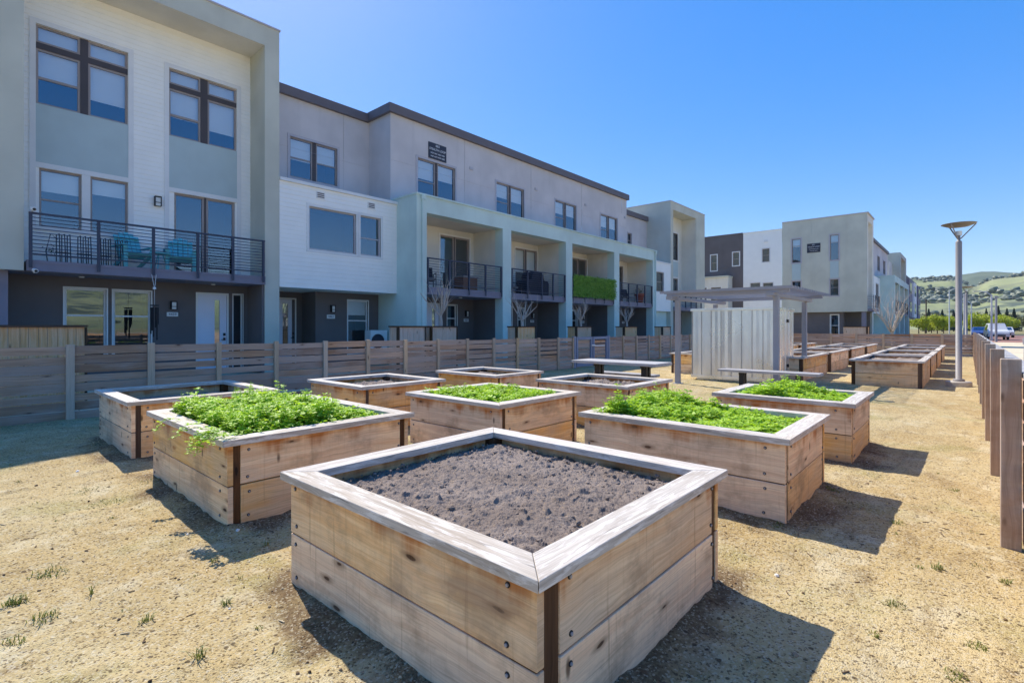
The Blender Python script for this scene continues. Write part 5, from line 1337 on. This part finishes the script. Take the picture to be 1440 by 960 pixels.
# ------------------------------------------------------------------ cars
def car(label, x, y, rz, colr, van=False, z=-.03):
    t = thing('parked_car', label, 'car', (0, 0, 0), 'cars parked beyond the fence')
    pm_ = paint('car_paint', colr, .25, .02)
    if van: prof = [(-2.3, .35), (-2.35, .9), (-2.2, 1.0), (-2.15, 1.75), (-1.9, 1.85), (.7, 1.85), (1.25, 1.12), (2.15, .98), (2.3, .75), (2.3, .35)]
    else: prof = [(-2.2, .32), (-2.25, .8), (-2.1, .95), (-1.6, 1.0), (-.95, 1.42), (.35, 1.45), (1.05, 1.0), (2.0, .85), (2.2, .65), (2.2, .32)]
    m = MB(); hw_ = .88
    inset = lambda z_: .0 if z_ < 1.02 else .16*(z_-1.0)/.6
    for (a, b) in zip(prof, prof[1:]+prof[:1]):
        m.face([(a[0], -hw_+inset(a[1]), a[1]), (b[0], -hw_+inset(b[1]), b[1]), (b[0], hw_-inset(b[1]), b[1]), (a[0], hw_-inset(a[1]), a[1])])
    for s in (-1, 1): m.face([(p[0], s*(hw_-inset(p[1])), p[1]) for p in prof])
    child(m, 'body', pm_, t, bevel=.04)
    zt_ = 1.75 if van else 1.38; zb = 1.06
    m = MB()
    xf = (.72, 1.18) if van else (.42, .98)
    m.face([(xf[1]+.03, -.70, zb), (xf[1]+.03, .70, zb), (xf[0]+.06, .62, zt_), (xf[0]+.06, -.62, zt_)])
    child(m, 'windscreen', M['carglass'], t)
    for s in (-1, 1):
        m = MB(); y_ = s*(hw_-inset(1.25)+.012); m.face([(-1.5 if van else -1.2, y_+s*.02, zb), (xf[1]-.2, y_+s*.02, zb), (xf[0]-.05, y_-s*.08, zt_), (-1.4 if van else -.9, y_-s*.08, zt_)]); child(m, 'side_window', M['carglass'], t)
        m = MB(); m.box(2.2 if not van else 2.28, 2.33, s*.62-.16, s*.62+.16, .62, .78); child(m, 'headlight', M['lampglass'], t)
        for wx in (-1.35, 1.4):
            m = MB(); m.tube([(wx, s*.72, .32), (wx, s*.9, .32)], .33, 20); wl = child(m, 'wheel', M['tyre'], t); m = MB(); m.tube([(wx, s*.89, .32), (wx, s*.91, .32)], .2, 14); child(m, 'rim', M['lightsteel'], wl, t)
    m = MB(); m.box(2.25, 2.345, -.55, .55, .4, .58); child(m, 'grille', M['black'], t)
    t.location = (x, y, z); t.rotation_euler = (0, 0, rz)
car('white van facing the garden beside the pale street light', 80.5, -2.35, R(184), lin(205, 206, 208), True)
car('blue car parked left of the white van', 94, -1.2, R(180), lin(60, 84, 140))
car('silver car parked behind the white van on the road', 100, -3.8, R(180), lin(190, 190, 192))
car('dark car at the far right edge of the road', 112, -9.5, R(170), lin(60, 62, 70))

# ------------------------------------------------------------------ trees far off
def leaf_tree_mesh(seed, H, Rr, mat, bark, nleaf, conical=False, leaf=.3):
    rnd = random.Random(seed); cr = MB(); tr = MB()
    tr.tube([(0, 0, -.1), (.05, 0, H*.3), (0, .05, H*.6)], [H*.03, H*.024, H*.012], 7)
    lobes = [(rnd.uniform(-.55, .55)*Rr, rnd.uniform(-.55, .55)*Rr, H*rnd.uniform(.42, .86), Rr*rnd.uniform(.32, .55)) for _ in range(11)]
    for lb in lobes[:6]: tr.tube([(0, 0, H*.3), (lb[0]*.5, lb[1]*.5, (H*.3+lb[2])/2), lb[:3]], [H*.014, H*.01, H*.004], 5)
    for _ in range(nleaf):
        if conical:
            f = rnd.random()**.6; z = H*(1-f*.92); rad = Rr*f*(.55+.45*abs(math.sin(z*2.6)))*rnd.random()**.4; a = rnd.random()*6.28; c = Vector((rad*math.cos(a), rad*math.sin(a), z-.15*rad))
        else:
            l = rnd.choice(lobes); v = Vector((rnd.gauss(0, 1), rnd.gauss(0, 1), rnd.gauss(0, .8))).normalized()*l[3]*rnd.random()**.35; c = Vector(l[:3])+v
        d = Vector((rnd.gauss(0, 1), rnd.gauss(0, 1), rnd.gauss(0, .7))).normalized()*leaf*rnd.uniform(.5, 1.2); s = d.cross(Vector((rnd.gauss(0, 1), rnd.gauss(0, 1), 1))).normalized()*leaf*.3
        cr.face([c-d*.5, c+s, c+d*.5, c-s], [(rnd.random(), 0)]*4)
    return cr, tr
def tree_proto(seed, H, Rr, mat, bark, nleaf, conical, leaf, name):
    cr, tr = leaf_tree_mesh(seed, H, Rr, mat, bark, nleaf, conical, leaf)
    t = bpy.data.objects.new(name, None); col.objects.link(t); t['_o'] = [0, 0, 0]
    child(cr, 'crown', mat, t); child(tr, 'trunk', bark, t)
    return t
protos = {}
def place_tree(kind, label, x, y, s, group):
    if kind not in protos:
        spec = {'lime': (3, 4.2, 2.3, M['lime'], M['darkbark'], 2600, False, .34, 'lime_tree'), 'conifer': (5, 9.5, 2.4, M['conifer'], M['darkbark'], 3000, True, .6, 'conifer_tree'), 'oak': (8, 7, 4.0, M['olive'], M['darkbark'], 2600, False, .6, 'oak_tree')}[kind]
        t = tree_proto(*spec); protos[kind] = t
    else: t = copy_tree(protos[kind])
    t.location = (x, y, -.1); t.scale = (s, s, s*random.uniform(.92, 1.1)); t.rotation_euler = (0, 0, random.random()*6.28)
    tag(t, label, 'tree', group)
def at(u, d):
    t_ = (u-720)/720; c, s = math.cos(a_), math.sin(a_); return d*(c+t_*s), d*(s-t_*c)
gl_, gc_, go_ = 'lime-green trees beyond the fence', 'dark conifers beyond the lime trees', 'rounded olive trees beyond the road'
for i, u in enumerate((1292, 1301, 1310, 1318, 1327, 1335)):
    x, y = at(u, 118+i % 3*7); place_tree('lime', 'lime-green leafy tree left of the near lamp pole above the cross fence', x, y, .92, gl_)
for i, u in enumerate((1368, 1377, 1385)):
    x, y = at(u, 112+i*5); place_tree('lime', 'lime-green leafy tree between the second bowl lamp and the curved street light', x, y, 1.0, gl_)
for i, u in enumerate((1407, 1414, 1421)):
    x, y = at(u, 112+i*5); place_tree('lime', 'lime-green leafy tree right of the dark slim post', x, y, .95, gl_)
for i, u in enumerate((1306, 1325, 1341)):
    x, y = at(u, 165+i*10); place_tree('conifer', 'dark conifer rising above the lime trees left of the near lamp', x, y, .82, gc_)
for i, u in enumerate((1366, 1375, 1387, 1393)):
    x, y = at(u, 160+i % 2*14); place_tree('conifer', 'dark conifer behind the lime trees between the lamp and the curved street light', x, y, .72, gc_)
for i, u in enumerate((1404, 1416, 1426)):
    x, y = at(u, 160+i % 2*14); place_tree('conifer', 'dark conifer right of the curved street light', x, y, .84, gc_)
for i, u in enumerate((1298, 1314, 1333, 1352, 1371, 1398, 1411, 1430, 1437, 1446)):
    x, y = at(u, 190+(i % 3)*22); place_tree('oak', 'rounded olive-green tree in the band below the hillside', x, y, .95, go_)

# ------------------------------------------------------------------ hills
def hillmat(name, far=False):
    n = NT(name); p = n.pos
    a = n.noise(p, .0035, 6, .6); b = n.noise(p, .016, 6, .62); c_ = n.noise(p, .05, 4, .6)
    c = n.mix(n.fr(a, .38, .62), lin(132, 140, 98), lin(156, 158, 116))
    c = n.mix(n.fr(b, .50, .60, 0, .75), c, lin(124, 126, 100))
    sep = n.n('ShaderNodeSeparateXYZ'); n.l(p, sep.inputs[0])
    dots = n.noise(p, .045, 3, .6)
    d_ = n.noise(p, .0062, 5, .6)
    woods = n.math('MULTIPLY', n.fr(dots, .46, .54), n.fr(d_, .47, .56, 0, .95))
    lone = n.fr(n.noise(p, .06, 2, .5), .64, .68, 0, .9)
    woods = n.math('MAXIMUM', woods, lone)
    top = n.fr(n.math('ADD', sep.outputs[2], n.math('MULTIPLY', b, 34)), 76, 90, 0, .9)
    woods = n.math('MAXIMUM', woods, n.math('MULTIPLY', top, n.fr(dots, .32, .46)))
    c = n.mix(woods, c, lin(84, 94, 84))
    return n.out(c, 1, None, .05)
M['hill'] = hillmat('hill_grass')
M['hillwood'] = leafmat('oak_wood', lin(84, 96, 78), lin(112, 118, 94), .05)
def bluehill():
    n = NT('wooded_ridge'); p = n.pos
    c = n.mix(n.fr(n.noise(p, .006, 5), .35, .65), lin(74, 88, 72), lin(100, 110, 84)); return n.out(c, 1, None, .05)
M['ridge'] = bluehill()
def hills(name, r0, r1, prof, mat, nr=70, na=520, bumps=6, scatter=None):
    """heightfield in polar coordinates; prof(u) gives the skyline's elevation tangent at picture azimuth u"""
    m = MB(); vs = []
    for j in range(nr+1):
        f = j/nr; r = r0+(r1-r0)*f
        for i in range(na+1):
            th = R(-165)+R(227)*i/na   # from the X axis
            az_ = th
            rise = math.sin(min(1, f/.8)*math.pi/2)**1.3 if f < .8 else 1-.6*((f-.8)/.2)**2
            h = prof(az_)*(r0+(r1-r0)*.8)*rise
            h += rise*bumps*(noise.noise((r*.004*math.cos(th), r*.004*math.sin(th), 1))*1.6+noise.noise((r*.014*math.cos(th), r*.014*math.sin(th), 2)))
            h += rise*bumps*.22*max(0, noise.noise((r*.05*math.cos(th), r*.05*math.sin(th), 5)))
            vs.append((r*math.cos(th), r*math.sin(th), h-.5))
            if scatter is not None: scatter.append((th, f, r*math.cos(th), r*math.sin(th), h-.5))
    W_ = na+1
    for j in range(nr):
        for i in range(na):
            m.f.append((j*W_+i, j*W_+i+1, (j+1)*W_+i+1, (j+1)*W_+i)); m.m.append(0); m.uv.append([(0, 0)]*4)
    m.v = vs
    return tag(m.build(name, mat, smooth=True), kind='structure')
def prof_a(th):
    d = math.degrees(th)   # X axis 0; the photo's right edge is about -3, left hill about +3
    z = .061+.006*math.sin(d*.35+1)+(.018*math.exp(-((d+5.5)/2.6)**2))-(.012*math.exp(-((d+.3)/.8)**2))+.004*math.exp(-((d-4)/1.6)**2)
    return z
hill_pts = []
hills('hills', 420, 1300, prof_a, M['hill'], bumps=9, scatter=hill_pts)
mb = MB(); rndh = random.Random(5)
for th, f, x, y, z in hill_pts:
    if f > .86 or f < .06: continue
    dg = math.degrees(th); near = -9 < dg < 22
    w1 = noise.noise((x*.0052, y*.0052, 3)); w2 = noise.noise((x*.017, y*.017, 6))
    p_ = 0
    if f > .66 and w1 > -.12: p_ = .75
    if f <= .66 and w1 > .20: p_ = .4
    if w1+.7*w2 > .48: p_ = max(p_, .4)
    if p_ == 0: p_ = .012
    if not near: p_ *= .25
    for _ in range(3 if near else 1):
        if rndh.random() > p_: continue
        q = rndh.uniform(-.0045, .0045); rr = math.hypot(x, y)*(1+rndh.uniform(-.006, .006)); r_ = rndh.uniform(2.2, 4.6)
        n0 = len(mb.f); clod(mb, (rr*math.cos(th+q), rr*math.sin(th+q), z+r_*.45), r_); rv = rndh.random()
        for i in range(n0, len(mb.f)): mb.uv[i] = [(rv, 0)]*3
tag(mb.build('hill_woods', M['hillwood']), 'dark oak woods and scattered trees on the green hillside', 'woods', None, 'stuff')
hills('far_hills', 1500, 2250, lambda th: .070+.008*math.sin(math.degrees(th)*.5+2.2), M['ridge'], nr=20, na=300, bumps=9)

hz = NT('haze_air'); pv = hz.n('ShaderNodeVolumePrincipled'); pv.inputs['Color'].default_value = (.86, .92, 1, 1); pv.inputs['Density'].default_value = .00012; pv.inputs['Anisotropy'].default_value = .3
ho = hz.n('ShaderNodeOutputMaterial'); hz.l(pv.outputs[0], ho.inputs['Volume'])
mb = MB(); mb.box(-2450, 4100, -2520, 2520, -1.2, 215)
tag(mb.build('haze', hz.mat), 'thin pale haze over the far hills', 'haze', None, 'stuff')
sc.render.engine = 'CYCLES'
